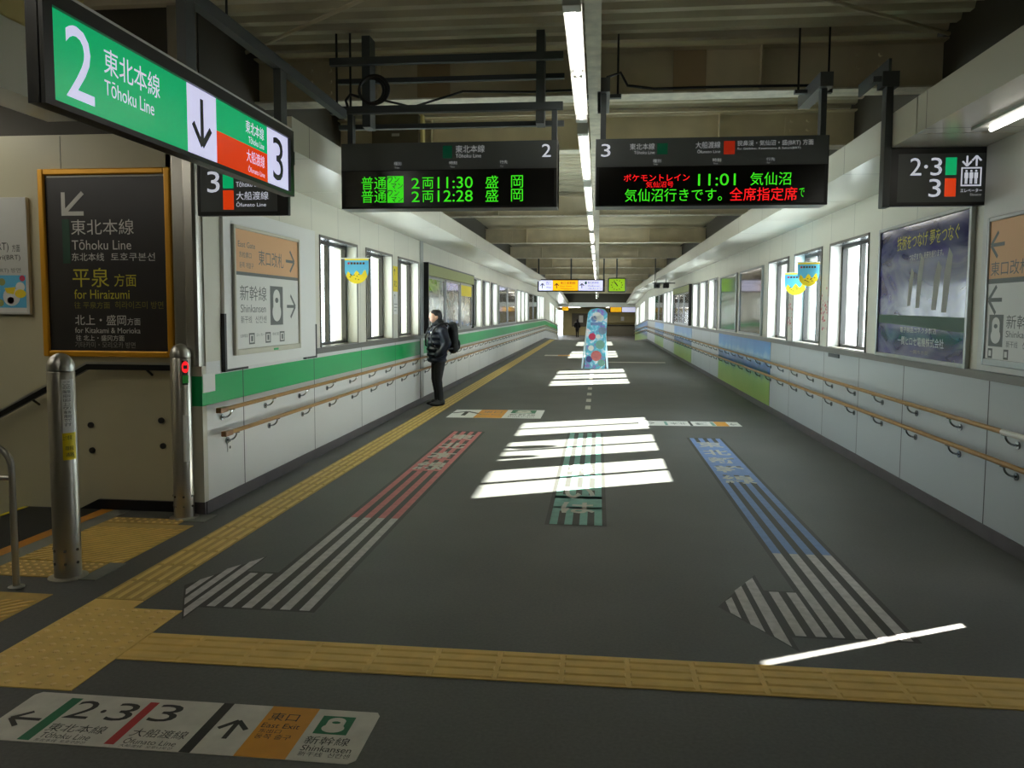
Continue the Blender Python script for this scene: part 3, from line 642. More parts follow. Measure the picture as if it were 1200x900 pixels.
for v, t in ((2.663, '11:30'), (2.553, '12:28')):
    F.text(mb, '普通', -1.99, -1.776, v, v+0.106, 'led_g'); F.rect(mb, -1.768, -1.63, v, v+0.108, 'led_g', 1)
    F.text(mb, 'ワン', -1.765, -1.665, v+0.054, v+0.104, 'screen', 3, 0.02); F.text(mb, 'マン', -1.735, -1.635, v+0.004, v+0.05, 'screen', 3, 0.02)
    F.text(mb, '2', -1.562, -1.494, v+0.004, v+0.09, 'led_g'); F.text(mb, '両', -1.47, -1.376, v+0.002, v+0.095, 'led_g'); F.text(mb, t, -1.34, -1.046, v+0.003, v+0.097, 'led_g')
    F.text(mb, '盛', -0.94, -0.833, v, v+0.102, 'led_g'); F.text(mb, '岡', -0.727, -0.629, v, v+0.102, 'led_g')
mb.build_rows('led_text', scr, 'led_block')
e, hp, scr = dep_board(-0.04, 1.785, 'right departure board for track 3 with red and green rows')
F = Face((0, 6.4935, 0), X3, Z3); mb = MB()
F.text(mb, '3', 0.005, 0.08, 2.902, 3.003, 'lit_text'); F.text(mb, '東北本線', 0.234, 0.431, 2.953, 3.003, 'lit_dim'); F.text(mb, 'Tōhoku Line', 0.268, 0.431, 2.918, 2.945, 'lit_dim'); F.rect(mb, 0.451, 0.535, 2.914, 3.002, 'sq_green')
F.text(mb, '大船渡線', 0.753, 0.947, 2.956, 3.008, 'lit_dim'); F.text(mb, 'Ōfunato Line', 0.768, 0.947, 2.918, 2.947, 'lit_dim'); F.rect(mb, 0.974, 1.06, 2.906, 3.01, 'sq_red')
F.text(mb, '猊鼻渓・気仙沼・盛(BRT) 方面', 1.079, 1.662, 2.963, 3.012, 'lit_dim'); F.text(mb, 'for Geibikei, Kesennuma & Sakari(BRT)', 1.08, 1.566, 2.935, 2.957, 'lit_dim')
for t, en, u in (('種別', 'Train', 0.419), ('時刻', 'Time', 0.89), ('行先', 'For', 1.306)): F.text(mb, t, u, u+0.065, 2.85, 2.876, 'lit_dim'); F.text(mb, en, u+0.005, None, 2.83, 2.842, 'lit_dim')
mb.build_rows('lettering', hp)
F = Face((0, 6.4955, 0), X3, Z3); mb = MB()
F.text(mb, 'ポケモントレイン', 0.19, 0.712, 2.703, 2.76, 'led_r'); F.text(mb, '気仙沼号', 0.368, 0.585, 2.652, 2.7, 'led_r'); F.text(mb, '11:01', 0.779, 1.073, 2.662, 2.756, 'led_g'); F.text(mb, '気仙沼', 1.185, 1.501, 2.66, 2.762, 'led_g')
F.text(mb, '気仙沼行きです。', 0.199, 0.969, 2.54, 2.643, 'led_g'); F.text(mb, '全席指定席', 1.029, 1.55, 2.54, 2.645, 'led_r'); F.text(mb, 'で', 1.565, 1.605, 2.565, 2.635, 'led_g'); mb.build_rows('led_text', scr, 'led_block')
e = thing('support_frame', (-1.3, 6.6, 3.3), 'dark steel frame under the girder carrying the left departure board', 'support frame')
for z0, z1, y0 in ((3.30, 3.36, 6.53), (3.22, 3.26, 6.75), (3.70, 3.76, 6.53), (3.61, 3.65, 6.75)): MB().box(-2.27, -0.31, y0, y0+0.05, z0, z1, 'dark_steel').build('cross_bar', e)
for xx in (-1.97, -0.5): MB().box(xx-0.035, xx+0.035, 6.58, 6.74, 3.2, 3.95, 'dark_steel').build('upright', e)
for xx in (-2.105, -0.38): MB().box(xx-0.022, xx+0.022, 6.56, 6.64, 3.046, 3.3, 'dark_steel').build('hanger_post', e)
for xx in (-2.25, -2.13): MB().tube([(xx, 6.66, 3.34), (xx, 6.66, 4.02)], 0.01, 'black', 6).build('rod', e)
e = thing('support_frame', (0.9, 6.6, 3.42), 'pair of steel clamps and rods carrying the right departure board', 'support frame')
for xx in (0.02, 1.75):
    MB().box(xx-0.022, xx+0.022, 6.56, 6.64, 3.046, 3.42, 'dark_steel').build('hanger_post', e)
    MB().box(xx-0.05, xx+0.05, 6.5, 7.2, 3.42, 3.53, 'grey_steel').build('clamp', e)
    for dx in (-0.12, 0.12): MB().tube([(xx+dx, 6.9, 3.48), (xx+dx, 6.9, 4.02)], 0.009, 'black', 6).build('rod', e)
    MB().box(xx-0.15, xx+0.15, 6.88, 6.93, 3.47, 3.5, 'grey_steel').build('strap', e)
mb = MB(); mb.tube([(0.0, 6.85, 3.5), (0.05, 6.8, 3.62), (0.16, 6.82, 3.66), (0.22, 6.85, 3.56), (0.45, 6.95, 3.555), (1.2, 6.96, 3.56), (1.75, 6.95, 3.55)], 0.012, 'cable', 8)
mb.build('cable', e, smooth=True)
mb = MB()
for k_ in range(3):
    q = [(-1.9+0.015*k_+(0.105+0.01*k_)*math.cos(2*PI*i/28), 6.5-0.012*k_, 3.475+(0.1+0.008*k_)*math.sin(2*PI*i/28)) for i in range(28)]; mb.tube(q, 0.012, 'cable', 8, closed=True)
mb.tube([(-1.82, 6.5, 3.40), (-1.6, 6.7, 3.385), (-1.2, 6.9, 3.56), (-0.6, 6.95, 3.555), (-0.25, 6.95, 3.56)], 0.01, 'cable', 8)
mb.tube([(-2.0, 6.48, 3.42), (-2.08, 6.5, 3.45), (-2.12, 6.5, 3.40), (-2.1, 6.5, 3.34)], 0.012, 'cable', 8)
tag(mb.build('cable_coil', smooth=True), 'coiled black cable hung on the frame upright above the left board', 'cable')
e = thing('junction_box', (-2.36, 9.15, 3.6), 'brown metal junction box up behind the left departure board', 'junction box')
MB().box(-2.66, -2.1, 9.1, 9.28, 3.58, 3.93, 'box_brown').build('body', e, bevel=0.01); MB().box(-2.09, -2.06, 9.14, 9.26, 3.58, 3.93, 'fascia_yel').build('side_strip', e)
MB().box(-2.42, -2.33, 9.094, 9.1, 3.68, 3.71, 'ink_dim').build('name_plate', e)
# ------------------------------------------------------------------ gold framed platform sign on the stair wall, and the sheet beside it
e = thing('framed_sign', (-3.95, 5.97, 1.25), 'black platform direction poster in a gold frame on the stair wall', 'sign')
mb = MB(); g = 0.05
mb.box(-4.51, -4.51+g, 5.95, 6.0, 1.265, 2.775, 'gold').box(-3.385-g, -3.385, 5.95, 6.0, 1.265, 2.775, 'gold').box(-4.51+g, -3.385-g, 5.95, 6.0, 1.265, 1.265+g, 'gold').box(-4.51+g, -3.385-g, 5.95, 6.0, 2.775-g, 2.775, 'gold'); mb.build('frame', e, bevel=0.01)
MB().box(-4.46, -3.435, 5.975, 5.995, 1.31, 2.73, 'poster_blk').build('poster', e)
MB().box(-4.44, -3.44, 5.972, 5.975, 2.708, 2.722, 'ink_lt').build('paper_edge', e)
F = Face((0, 5.974, 0), X3, Z3); mb = MB()
F.bar(mb, (-4.305, 2.405), (-4.305, 2.59), 0.034, 'ink_lt'); F.bar(mb, (-4.322, 2.42), (-4.13, 2.42), 0.034, 'ink_lt', 2.2); F.bar(mb, (-4.305, 2.42), (-4.135, 2.585), 0.034, 'ink_lt', 2.4)
F.rect(mb, -4.322, -4.257, 2.02, 2.375, 'print_green')
F.text(mb, '東北本線', -4.244, -3.706, 2.25, 2.372, 'ink_lt'); F.text(mb, 'Tōhoku Line', -4.242, -3.732, 2.13, 2.21, 'ink_lt'); F.text(mb, '东北本线', -4.246, -3.967, 2.04, 2.105, 'ink_lt'); F.text(mb, '토호쿠본선', -3.909, -3.533, 2.04, 2.105, 'ink_lt')
F.text(mb, '平泉', -4.245, -3.93, 1.83, 1.985, 'ink_yel'); F.text(mb, '方面', -3.886, -3.698, 1.835, 1.936, 'ink_yel'); F.text(mb, 'for Hiraizumi', -4.235, -3.759, 1.735, 1.81, 'ink_yel'); F.text(mb, '往 平泉方面', -4.239, -3.93, 1.657, 1.712, 'ink_yeldk'); F.text(mb, '히라이즈미 방면', -3.886, -3.473, 1.657, 1.717, 'ink_yeldk')
F.text(mb, '北上・盛岡', -4.236, -3.795, 1.522, 1.606, 'ink_lt'); F.text(mb, '方面', -3.785, -3.672, 1.524, 1.582, 'ink_lt'); F.text(mb, 'for Kitakami & Morioka', -4.239, -3.674, 1.458, 1.503, 'ink_lt'); F.text(mb, '往 北上・盛冈方面', -4.234, -3.815, 1.395, 1.442, 'ink_lt'); F.text(mb, '기타카미・모리오카 방면', -4.244, -3.721, 1.338, 1.388, 'ink_dim'); mb.build_rows('lettering', e)
e = thing('wall_sign', (-4.95, 5.98, 1.6), 'white notice board with a blue picture strip at the left edge', 'sign')
MB().box(-5.25, -4.625, 5.965, 6.0, 1.605, 2.555, 'offwhite').build('board', e, bevel=0.004)
F = Face((0, 5.965, 0), X3, Z3); mb = MB(); F.rect(mb, -5.25, -4.65, 1.66, 1.925, 'ban_blue'); F.rect(mb, -5.25, -4.65, 1.62, 1.66, 'paper')
for u, v, r, m in ((-4.86, 1.87, 0.03, 'olive'), (-4.9, 1.8, 0.02, 'ban_yel'), (-4.78, 1.75, 0.075, 'paper'), (-4.79, 1.72, 0.03, 'pink'), (-4.7, 1.83, 0.04, 'paper'), (-4.88, 1.7, 0.03, 'olive'), (-4.68, 1.9, 0.025, 'pink')): F.disc(mb, u, v, r, r, m, 2)
F.poly(mb, [(-4.84, 1.82), (-4.74, 1.83), (-4.76, 1.77), (-4.82, 1.78)], 'ban_yel', 3); F.disc(mb, -4.7, 1.775, 0.05, 0.035, 'ban_yel', 3); mb.build('picture_strip', e)
mb = MB(); F.text(mb, '(BRT)', -4.95, -4.79, 2.11, 2.19, 'ink_dk'); F.text(mb, '方面', -4.76, -4.69, 2.115, 2.175, 'ink_dk'); F.text(mb, 'Sakari(BRT)', -4.98, -4.69, 2.04, 2.09, 'ink_dk'); F.text(mb, '사카리(BRT) 방면', -5.06, -4.69, 1.94, 1.985, 'ink'); mb.build_rows('lettering', e)
e = thing('stair_handrail', (-4.2, 5.9, 0.4), 'dark flat handrail bending down along the stair wall', 'handrail')
mb = MB(); pp = [(-3.37, 1.195), (-4.1, 1.195), (-7.0, -0.31)]
for (a, za), (b, zb) in zip(pp[:-1], pp[1:]):
    mb.add([(a, 5.90, za-0.03), (b, 5.90, zb-0.03), (b, 5.94, zb-0.03), (a, 5.94, za-0.03), (a, 5.90, za+0.015), (b, 5.90, zb+0.015), (b, 5.94, zb+0.015), (a, 5.94, za+0.015)], [(0, 1, 2, 3), (4, 7, 6, 5), (0, 4, 5, 1), (1, 5, 6, 2), (2, 6, 7, 3), (3, 7, 4, 0)], 'black')
mb.build('rail', e)
mb = MB()
for (a, za), (b, zb) in zip(pp[:-1], pp[1:]): mb.add([(a, 5.90, za+0.016), (b, 5.90, zb+0.016), (b, 5.95, zb+0.016), (a, 5.95, za+0.016), (a, 5.9, za+0.035), (b, 5.9, zb+0.035)], [(0, 1, 5, 4), (4, 5, 2, 3)], 'stain_dk')
mb.build('metal_cap', e)
for xx in (-3.6, -4.6, -5.6): MB().tube([(xx, 5.92, 1.17 if xx > -4.1 else 1.17+(xx+4.1)*0.519), (xx, 6.0, 1.12 if xx > -4.1 else 1.12+(xx+4.1)*0.519)], 0.01, 'black', 8).build('bracket', e)
# ------------------------------------------------------------------ orange and white direction boards on both walls
def direction_board(side):
    left = side == 'left'
    if left:
        e = thing('direction_board', (-3.1, 7.35, 1.17), 'white board on the left wall with an orange and white framed exit sign', 'sign')
        MB().box(WL, WL+0.03, 6.28, 8.42, 1.15, 2.52, 'white').build('backing_panel', e, bevel=0.004)
        for ya, yb, zb in ((6.265, 6.3, 1.62), (8.4, 8.43, 1.5)): MB().box(WL, WL+0.034, ya, yb, 1.13, zb, 'black').build('corner_bracket', e)
        MB().box(WL, WL+0.034, 6.28, 6.7, 1.13, 1.15, 'black').build('corner_bracket', e); MB().box(WL, WL+0.034, 8.1, 8.42, 1.13, 1.15, 'black').build('corner_bracket', e)
        F = Face((WL+0.042, 0, 0), Y3, Z3); xs = (WL+0.03, WL+0.042); xf = (WL+0.03, WL+0.06); sg = 1; y0, y1 = 6.42, 7.9; z0, z1 = 1.26, 2.38
    else:
        e = thing('direction_board', (2.82, 5.5, 1.24), 'orange and white framed exit sign at the right edge', 'sign')
        MB().box(2.812, WR, 5.0, 6.19, 1.235, 2.88, 'offwhite').build('backing_panel', e, bevel=0.004)
        F = Face((2.80, 0, 0), (0, -1, 0), Z3); xs = (2.80, 2.812); xf = (2.785, 2.812); y0, y1 = 5.02, 6.07; z0, z1 = 1.28, 2.34
    sp_ = MB().box(xs[0], xs[1], y0, y1, z0, z1, 'offwhite').build('sign_panel', e)
    mb = MB(); t = 0.03
    fm = 'trim_white' if left else 'alu'; mb.box(*xf, y0, y0+t, z0, z1, fm).box(*xf, y1-t, y1, z0, z1, fm).box(*xf, y0+t, y1-t, z0, z0+t+0.02, fm).box(*xf, y0+t, y1-t, z1-t, z1, fm); mb.build('frame', e, bevel=0.006)
    p = MB(); q = MB()
    if left:
        F.rect(p, y0+t, y1-t, 1.985, z1-t, 'orange_faded'); F.rect(p, y0+t, y1-t, 1.955, 1.985, 'ink'); F.rect(p, y0+t, y1-t, z0+t, 1.955, 'paper')
        F.text(q, 'East Gate', 6.52, 6.86, 2.2, 2.25, 'ink'); F.text(q, '东检票口', 6.54, 6.78, 2.11, 2.16, 'ink'); F.text(q, '동쪽 개찰구', 6.54, 6.82, 2.02, 2.07, 'ink'); F.text(q, '東口改札', 6.93, 7.5, 2.06, 2.2, 'ink'); F.arrow(q, 7.67, 2.14, 0.22, 0, 'ink', w=0.028, hd=0.55)
        F.text(q, '新幹線', 6.54, 7.09, 1.735, 1.87, 'ink'); F.text(q, 'Shinkansen', 6.55, 7.07, 1.63, 1.7, 'ink'); F.text(q, '新干线', 6.55, 6.77, 1.535, 1.6, 'ink'); F.text(q, '신칸센', 6.84, 7.08, 1.535, 1.6, 'ink'); F.train(q, 7.17, 7.47, 1.51, 1.88, 'ink', 'paper'); F.arrow(q, 7.68, 1.69, 0.22, 0, 'ink', w=0.03, hd=0.6)
        for u in (6.7, 7.05, 7.38): F.rect(q, u, u+0.12, 1.345, 1.445, 'ink', 2); F.rect(q, u+0.02, u+0.1, 1.36, 1.43, 'paper', 3); F.rect(q, u+0.04, u+0.08, 1.37, 1.42, 'ink', 4)
        F.text(q, '公衆電話', 6.53, 6.68, 1.41, 1.44, 'ink'); F.text(q, 'ロッカー', 6.86, 7.03, 1.41, 1.44, 'ink'); F.text(q, '待合室', 7.21, 7.36, 1.41, 1.44, 'ink')
        MB().box(WL+0.06, WL+0.065, 7.2, 7.3, 1.272, 1.29, 'green').build('frame_badge', e)
    else:
        F.rect(p, -y1+t, -y0-t, 1.9, z1-t, 'orange_faded'); F.rect(p, -y1+t, -y0-t, 1.865, 1.9, 'ink'); F.rect(p, -y1+t, -y0-t, z0+t, 1.865, 'paper')
        F.arrow(q, -5.93, 2.14, 0.19, PI, 'ink', w=0.026, hd=0.55); F.text(q, '東口改札', -6.01, -5.5, 1.92, 2.02, 'ink'); F.text(q, 'East Gate', -5.42, -5.1, 1.96, 2.0, 'ink')
        F.arrow(q, -5.93, 1.75, 0.19, PI, 'ink', w=0.028, hd=0.6); F.train(q, -6.0, -5.8, 1.42, 1.645, 'ink', 'paper'); F.text(q, '新幹線', -5.76, -5.35, 1.55, 1.645, 'ink'); F.text(q, 'Shinkansen', -5.76, -5.36, 1.49, 1.535, 'ink'); F.text(q, '新干线', -5.75, -5.6, 1.42, 1.465, 'ink'); F.text(q, '신칸센', -5.54, -5.38, 1.42, 1.465, 'ink')
        for u in (-6.0, -5.78, -5.5): F.rect(q, u, u+0.065, 1.335, 1.405, 'ink', 2); F.rect(q, u+0.014, u+0.05, 1.35, 1.39, 'paper', 3)
    p.build('print', sp_); q.build_rows('lettering', sp_)
direction_board('left'); direction_board('right')
# ------------------------------------------------------------------ poster displays along the walls
def poster(x, sgn, a, b, label, m, group=None, z0=1.245, z1=2.475, name='poster_frame'):
    d = zr((a+b)/2); e = thing(name, (x-sgn*0.02, (a+b)/2, z0+d), label, 'poster', group)
    mb = MB(); t = 0.035; xa, xb = x, x-sgn*0.04
    mb.box(xa, xb, a, a+t, z0+d, z1+d, 'alu').box(xa, xb, b-t, b, z0+d, z1+d, 'alu').box(xa, xb, a+t, b-t, z0+d, z0+t+d, 'alu').box(xa, xb, a+t, b-t, z1-t+d, z1+d, 'alu'); mb.build('frame', e, bevel=0.006)
    MB().box(x, x-sgn*0.022, a+t, b-t, z0+t+d, z1-t+d, m).build('poster', e); return e
def display(x, sgn, a, b, label, ms):
    d = zr((a+b)/2); e = thing('display_board', (x-sgn*0.03, (a+b)/2, 1.24+d), label, 'display board')
    MB().box(x, x-sgn*0.03, a, b, 1.24+d, 2.5+d, 'alu').build('backing', e)
    MB().box(x-sgn*0.0, x-sgn*0.09, a-0.04, a, 1.24+d, 2.53+d, 'black').build('side_panel', e); MB().box(x, x-sgn*0.09, b, b+0.04, 1.24+d, 2.53+d, 'black').build('side_panel', e)
    MB().box(x, x-sgn*0.09, a, b, 2.3+d, 2.5+d, 'olive').build('header', e); MB().box(x, x-sgn*0.092, a, b, 2.5+d, 2.53+d, 'black').build('top_rail', e)
    L = (b-a)/len(ms)
    for i, m in enumerate(ms):
        u0, u1 = a+i*L+0.05, a+(i+1)*L-0.05
        pf = MB(); t = 0.035; xa, xb = x-sgn*0.03, x-sgn*0.06
        pf.box(xa, xb, u0, u0+t, 1.27+d, 2.28+d, 'alu').box(xa, xb, u1-t, u1, 1.27+d, 2.28+d, 'alu').box(xa, xb, u0, u1, 1.27+d, 1.305+d, 'alu').box(xa, xb, u0, u1, 2.245+d, 2.28+d, 'alu')
        fr = pf.build('poster_frame', e, bevel=0.005)
        pt = MB(); pt.box(xa, x-sgn*0.042, u0+t, u1-t, 1.305+d, 2.245+d, m)
        if i == 2 and sgn < 0: pt.box(x-sgn*0.042, x-sgn*0.0425, u0+t, u1-t, 2.0+d, 2.245+d, 'sticker_yel')
        o = pt.build('poster', None, origin=fr['_o']); o.parent = fr; o.location = (0, 0, 0)
display(WL, -1, 14.0, 19.15, 'olive-headed three-poster board on the left wall behind the man', ['post_a', 'post_b', 'post_c'])
display(WR, 1, 24.75, 29.9, 'olive-headed poster board far along the right wall', ['post_a', 'post_e', 'post_b'])
poster(WR, 1, 14.1, 16.25, 'brownish glazed poster on the right wall just past the bannered windows', 'post_e')
poster(WR, 1, 16.65, 18.8, 'greenish glazed poster farther along the right wall before the three narrow windows', 'post_d')
poster(WL, -1, 24.6, 26.75, 'nearer of two glazed grey posters midway along the left wall', 'post_a')
poster(WL, -1, 26.95, 29.5, 'farther of two glazed grey posters midway along the left wall', 'post_b')
for x, sg, nm in ((WL, -1, 'left'), (WR, 1, 'right')):
    poster(x, sg, 35.2, 37.5, 'nearer poster of the distant pair on the %s wall' % nm, 'post_e'); poster(x, sg, 37.7, 40.0, 'farther poster of the distant pair on the %s wall' % nm, 'post_d')
e = poster(WR, 1, 6.38, 8.37, 'large dark blue company poster with yellow lettering on the right wall', 'post_big', None, 1.225, 2.49)
F = Face((WR-0.022, 0, 0), (0, -1, 0), Z3); mb = MB()
F.text(mb, '技術をつなげ 夢をつなぐ', -7.9, -6.6, 2.24, 2.37, 'ink_yel'); F.text(mb, 'つなぎます、未来を創ります。', -7.6, -6.88, 2.13, 2.19, 'ink_lt')
F.text(mb, '電子部品コネクタ製造', -7.75, -6.95, 1.475, 1.525, 'ink_lt'); F.text(mb, '一関ヒロセ電機株式会社', -7.8, -6.8, 1.36, 1.44, 'paper'); F.text(mb, '一関市赤荻', -7.5, -7.1, 1.29, 1.325, 'ink_dim'); mb.build_rows('lettering', e)
mb = MB()
for u, v, h, ww in ((-7.55, 1.72, 0.3, 0.06), (-7.35, 1.7, 0.42, 0.07), (-7.0, 1.68, 0.36, 0.08), (-6.8, 1.66, 0.46, 0.08)):
    F.poly(mb, [(u-ww, v), (u+ww*0.2, v), (u+ww*1.2, v+h), (u+ww*0.3, v+h*1.15), (u-ww*0.6, v+h*0.7)], 'ink_dim', 1)
F.poly(mb, [(-8.33, 1.56), (-6.42, 1.5), (-6.42, 1.62), (-8.33, 1.64)], 'print_green', 1); mb.build('picture', e)
# murals on the right wall
for a, b, lb in ((13.4, 19.0, 'nearest blue and green landscape mural under the right-hand posters'), (24.5, 30.0, 'second blue and green landscape mural along the right wall'), (35.0, 40.2, 'third, distant blue and green landscape mural along the right wall')):
    tag(MB().box(WR-0.006, WR-0.001, a, b, 0.1, 1.165, 'mural').build('landscape_mural', origin=(WR, (a+b)/2, 0)), lb, 'mural')
tag(MB().ybox(WR-0.006, WR-0.001, 46.5, 61.9, 0.1, 1.165, 'mural').build('landscape_mural', origin=(WR, 54, -0.3)), 'sloping blue and green mural along the far ramp on the right', 'mural')
# small wall items
e = thing('wall_socket', (WL+0.005, 6.37, 0.43), 'white twin wall socket under the lower left handrail', 'socket')
MB().box(WL, WL+0.008, 6.33, 6.41, 0.44, 0.57, 'paper').build('plate', e, bevel=0.003)
for z_ in (0.475, 0.535): MB().tube([(WL+0.008, 6.37, z_), (WL+0.0095, 6.37, z_)], 0.013, 'ink_dk', 12).build('outlet', e)
tag(MB().box(WL, WL+0.004, 5.94, 6.14, 0.985, 1.135, 'paper').build('paper_note'), 'blank white paper stuck on the left wall corner over the green band', 'note')
e = thing('notice', (WL, 11.95, 1.7), 'narrow yellow and white notice between the left windows', 'notice')
MB().box(WL, WL+0.006, 11.83, 12.09, 1.95, 2.34, 'sticker_yel').build('yellow_sheet', e); MB().box(WL, WL+0.006, 11.83, 12.09, 1.6, 1.94, 'paper').build('white_sheet', e)
F = Face((WL+0.006, 0, 0), Y3, Z3); mb = MB(); F.arrow(mb, 11.9, 2.25, 0.1, PI/2, 'ink_dk'); F.text(mb, '東口', 11.86, 12.02, 2.02, 2.12, 'ink_dk'); F.arrow(mb, 11.9, 1.87, 0.08, PI/2, 'ink_dk'); F.rect(mb, 11.86, 12.05, 1.75, 1.76, 'ink'); F.rect(mb, 11.86, 12.05, 1.7, 1.71, 'ink'); F.rect(mb, 11.86, 12.0, 1.65, 1.66, 'ink'); mb.build_rows('lettering', e)
tag(MB().box(WR-0.012, WR, 9.66, 10.08, 1.115, 1.16, 'dark_steel').build('vent_plate'), 'small dark metal plate under the nearest right-hand window', 'plate')
def banner(x0, x1, yy, z1, h, label, tilt=0.0):
    sl_ = lambda p: (p[0], yy+(x1-p[0])*tilt+(p[1]-yy), p[2])
    e = thing('banner', ((x0+x1)/2, yy, z1-h), label, 'banner', 'blue and yellow pennants on the windows')
    c = (x0+x1)/2; r = (x1-x0)/2
    pts = [(x0, z1), (x0, z1-h*0.45)] + [(c-r*math.cos(PI*i/14), z1-h*0.45-h*0.55*math.sin(PI*i/14)) for i in range(1, 14)] + [(x1, z1-h*0.45), (x1, z1)]
    MB().prism([sl_((a, yy, b)) for a, b in pts], (0, 0.004, 0), 'ban_blue').build('cloth', e)
    F = Face((0, yy, 0), X3, Z3, 0.0012); mb = MB()
    low = [(u, v) for u, v in pts if v <= z1-h*0.44]
    wav = [(x1-(x1-x0)*i/10, z1-h*(0.56-0.14*i/10*-1)+0.02*math.sin(i*1.9)) for i in range(0, 11)]
    lowp = [(c-r*math.cos(PI*i/20), z1-h*0.45-h*0.55*math.sin(PI*i/20)) for i in range(21)]
    a0 = z1-h*0.62; lowp = [p for p in lowp if p[1] <= a0]
    topw = [(lowp[-1][0]+(lowp[0][0]-lowp[-1][0])*i/12, a0+0.03*math.sin(i*1.3)+0.025*(1-i/12)) for i in range(1, 12)]
    F.poly(mb, lowp+topw, 'ban_yel', 1); F.rect(mb, x0, x1, z1-0.025, z1, 'ban_yel', 1)
    for i in range(9): F.disc(mb, c+r*random.uniform(-0.6, 0.6), z1-h*random.uniform(0.62, 0.85), 0.009, 0.006, 'ban_ink', 2, 8)
    for i in range(6): F.rect(mb, c-r*0.75+i*r*0.25, c-r*0.75+i*r*0.25+r*0.17, z1-h*0.24, z1-h*0.16, 'ban_red' if i == 0 else 'ban_ink', 2)
    mb.v = [Vector(sl_(p)) for p in mb.v]; mb.build('print', e)
    MB().tube([(WL, yy, z1) if x0 < 0 else sl_((x0-0.02, yy, z1)), sl_((x1+0.02, yy, z1)) if x0 < 0 else (WR, yy, z1)], 0.006, 'paper', 8).build('rod', e)
banner(-3.10, -2.80, 9.4, 2.29, 0.31, 'blue and yellow round-ended pennant by the nearest left window')
banner(2.57, 2.845, 11.22, 2.205, 0.31, 'farther, paler of two pennants by the right windows', 0.36)
banner(2.59, 2.845, 10.62, 2.31, 0.31, 'nearer, higher of two pennants by the right windows', 0.3)
mb = MB()
for cy, sp, n in ((10.34, 0.22, 46), (12.12, 0.2, 34)):
    for i in range(n):
        a = random.gauss(cy, sp*0.5); z_ = random.uniform(1.45, 2.0)-abs(random.gauss(0, 0.03)); r = random.uniform(0.008, 0.022)
        if not (cy-0.19 < a < cy+0.19): continue
        F = Face((WR-0.001, 0, 0), (0, -1, 0), Z3); F.disc(mb, -a, z_, r, r, random.choice(['pink', 'ban_red']), 1, 7)
tag(mb.build('petal_stickers'), 'scattered pink and red petal stickers on the piers between the right windows', 'stickers', kind='stuff')

# ------------------------------------------------------------------ floor: tactile paving
def slab(mb, x0, x1, y0, y1, m): mb.box(x0, x1, y0, y1, 0, 0.004, m)
def bars_y(mb, x0, x1, y0, y1, m, far):
    """guiding blocks: four bars to a 30 cm block running along the corridor"""
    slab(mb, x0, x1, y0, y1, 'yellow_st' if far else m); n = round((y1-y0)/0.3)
    for i in range(n):
        a = y0+i*0.3
        for j in range(4):
            c = x0+(x1-x0)*(j+0.5)/4
            mb.add([(c-0.017, a+0.012, 0.004), (c+0.017, a+0.012, 0.004), (c+0.017, a+0.288, 0.004), (c-0.017, a+0.288, 0.004), (c-0.01, a+0.02, 0.009), (c+0.01, a+0.02, 0.009), (c+0.01, a+0.28, 0.009), (c-0.01, a+0.28, 0.009)],
                   [(4, 5, 6, 7), (0, 1, 5, 4), (1, 2, 6, 5), (2, 3, 7, 6), (3, 0, 4, 7)], m)
def bars_x(mb, x0, x1, y0, y1, m):
    slab(mb, x0, x1, y0, y1, m); n = round((x1-x0)/0.3)
    for i in range(n):
        a = x0+i*0.3
        for j in range(4):
            c = y0+(y1-y0)*(j+0.5)/4
            mb.add([(a+0.01, c-0.024, 0.004), (a+0.29, c-0.024, 0.004), (a+0.29, c+0.024, 0.004), (a+0.01, c+0.024, 0.004), (a+0.016, c-0.014, 0.009), (a+0.284, c-0.014, 0.009), (a+0.284, c+0.014, 0.009), (a+0.016, c+0.014, 0.009)],
                   [(4, 5, 6, 7), (0, 1, 5, 4), (1, 2, 6, 5), (2, 3, 7, 6), (3, 0, 4, 7)], m)
def dots(mb, x0, x1, y0, y1, m, p=0.06):
    slab(mb, x0, x1, y0, y1, m); nx = max(1, round((x1-x0)/p)); ny = max(1, round((y1-y0)/p))
    for i in range(nx):
        for j in range(ny):
            cx = x0+(i+0.5)*(x1-x0)/nx; cy = y0+(j+0.5)*(y1-y0)/ny
            mb.lathe([(0.016, 0.004), (0.012, 0.008), (0.006, 0.0095)], (cx, cy, 0), 'bump_lt', 8)
def tread(mb, x0, x1, y0, y1, m):
    """diagonal ribbed blocks at the stair head"""
    slab(mb, x0, x1, y0, y1, m); t = x0-(y1-y0)
    while t < x1:
        a = max(x0, t); b = min(x1, t+(y1-y0)*0.9)
        if b-a > 0.03: mb.prism([(a, y0+(a-t), 0.004), (a+0.034, y0+(a-t), 0.004), (b, y0+(b-0.034-t), 0.004), (b-0.034, y0+(b-0.034-t), 0.004)], (0, 0, 0.004), 'yellow')
        t += 0.075
mb = MB(); bars_y(mb, -2.83, -2.54, 4.09, 46.4, 'yellow2', 1); tag(mb.build('tactile_strip'), 'long yellow ribbed tactile strip running down the left side of the corridor', 'tactile paving')
mb = MB(); dots(mb, -2.83, -2.25, 3.06, 3.37, 'yellow', 0.0725); dots(mb, -2.83, -2.25, 3.37, 3.67, 'yellow', 0.0725); dots(mb, -2.83, -2.25, 3.67, 3.975, 'yellow', 0.0725); bars_y(mb, -2.83, -2.54, 3.975, 4.085, 'yellow', 0)
tag(mb.build('tactile_block'), 'yellow dotted tactile square at the junction in the lower left corner', 'tactile paving')
mb = MB(); bars_x(mb, -2.245, 2.82, 3.375, 3.675, 'yellow'); tag(mb.build('tactile_strip'), 'yellow ribbed tactile strip crossing the near floor from side to side', 'tactile paving')
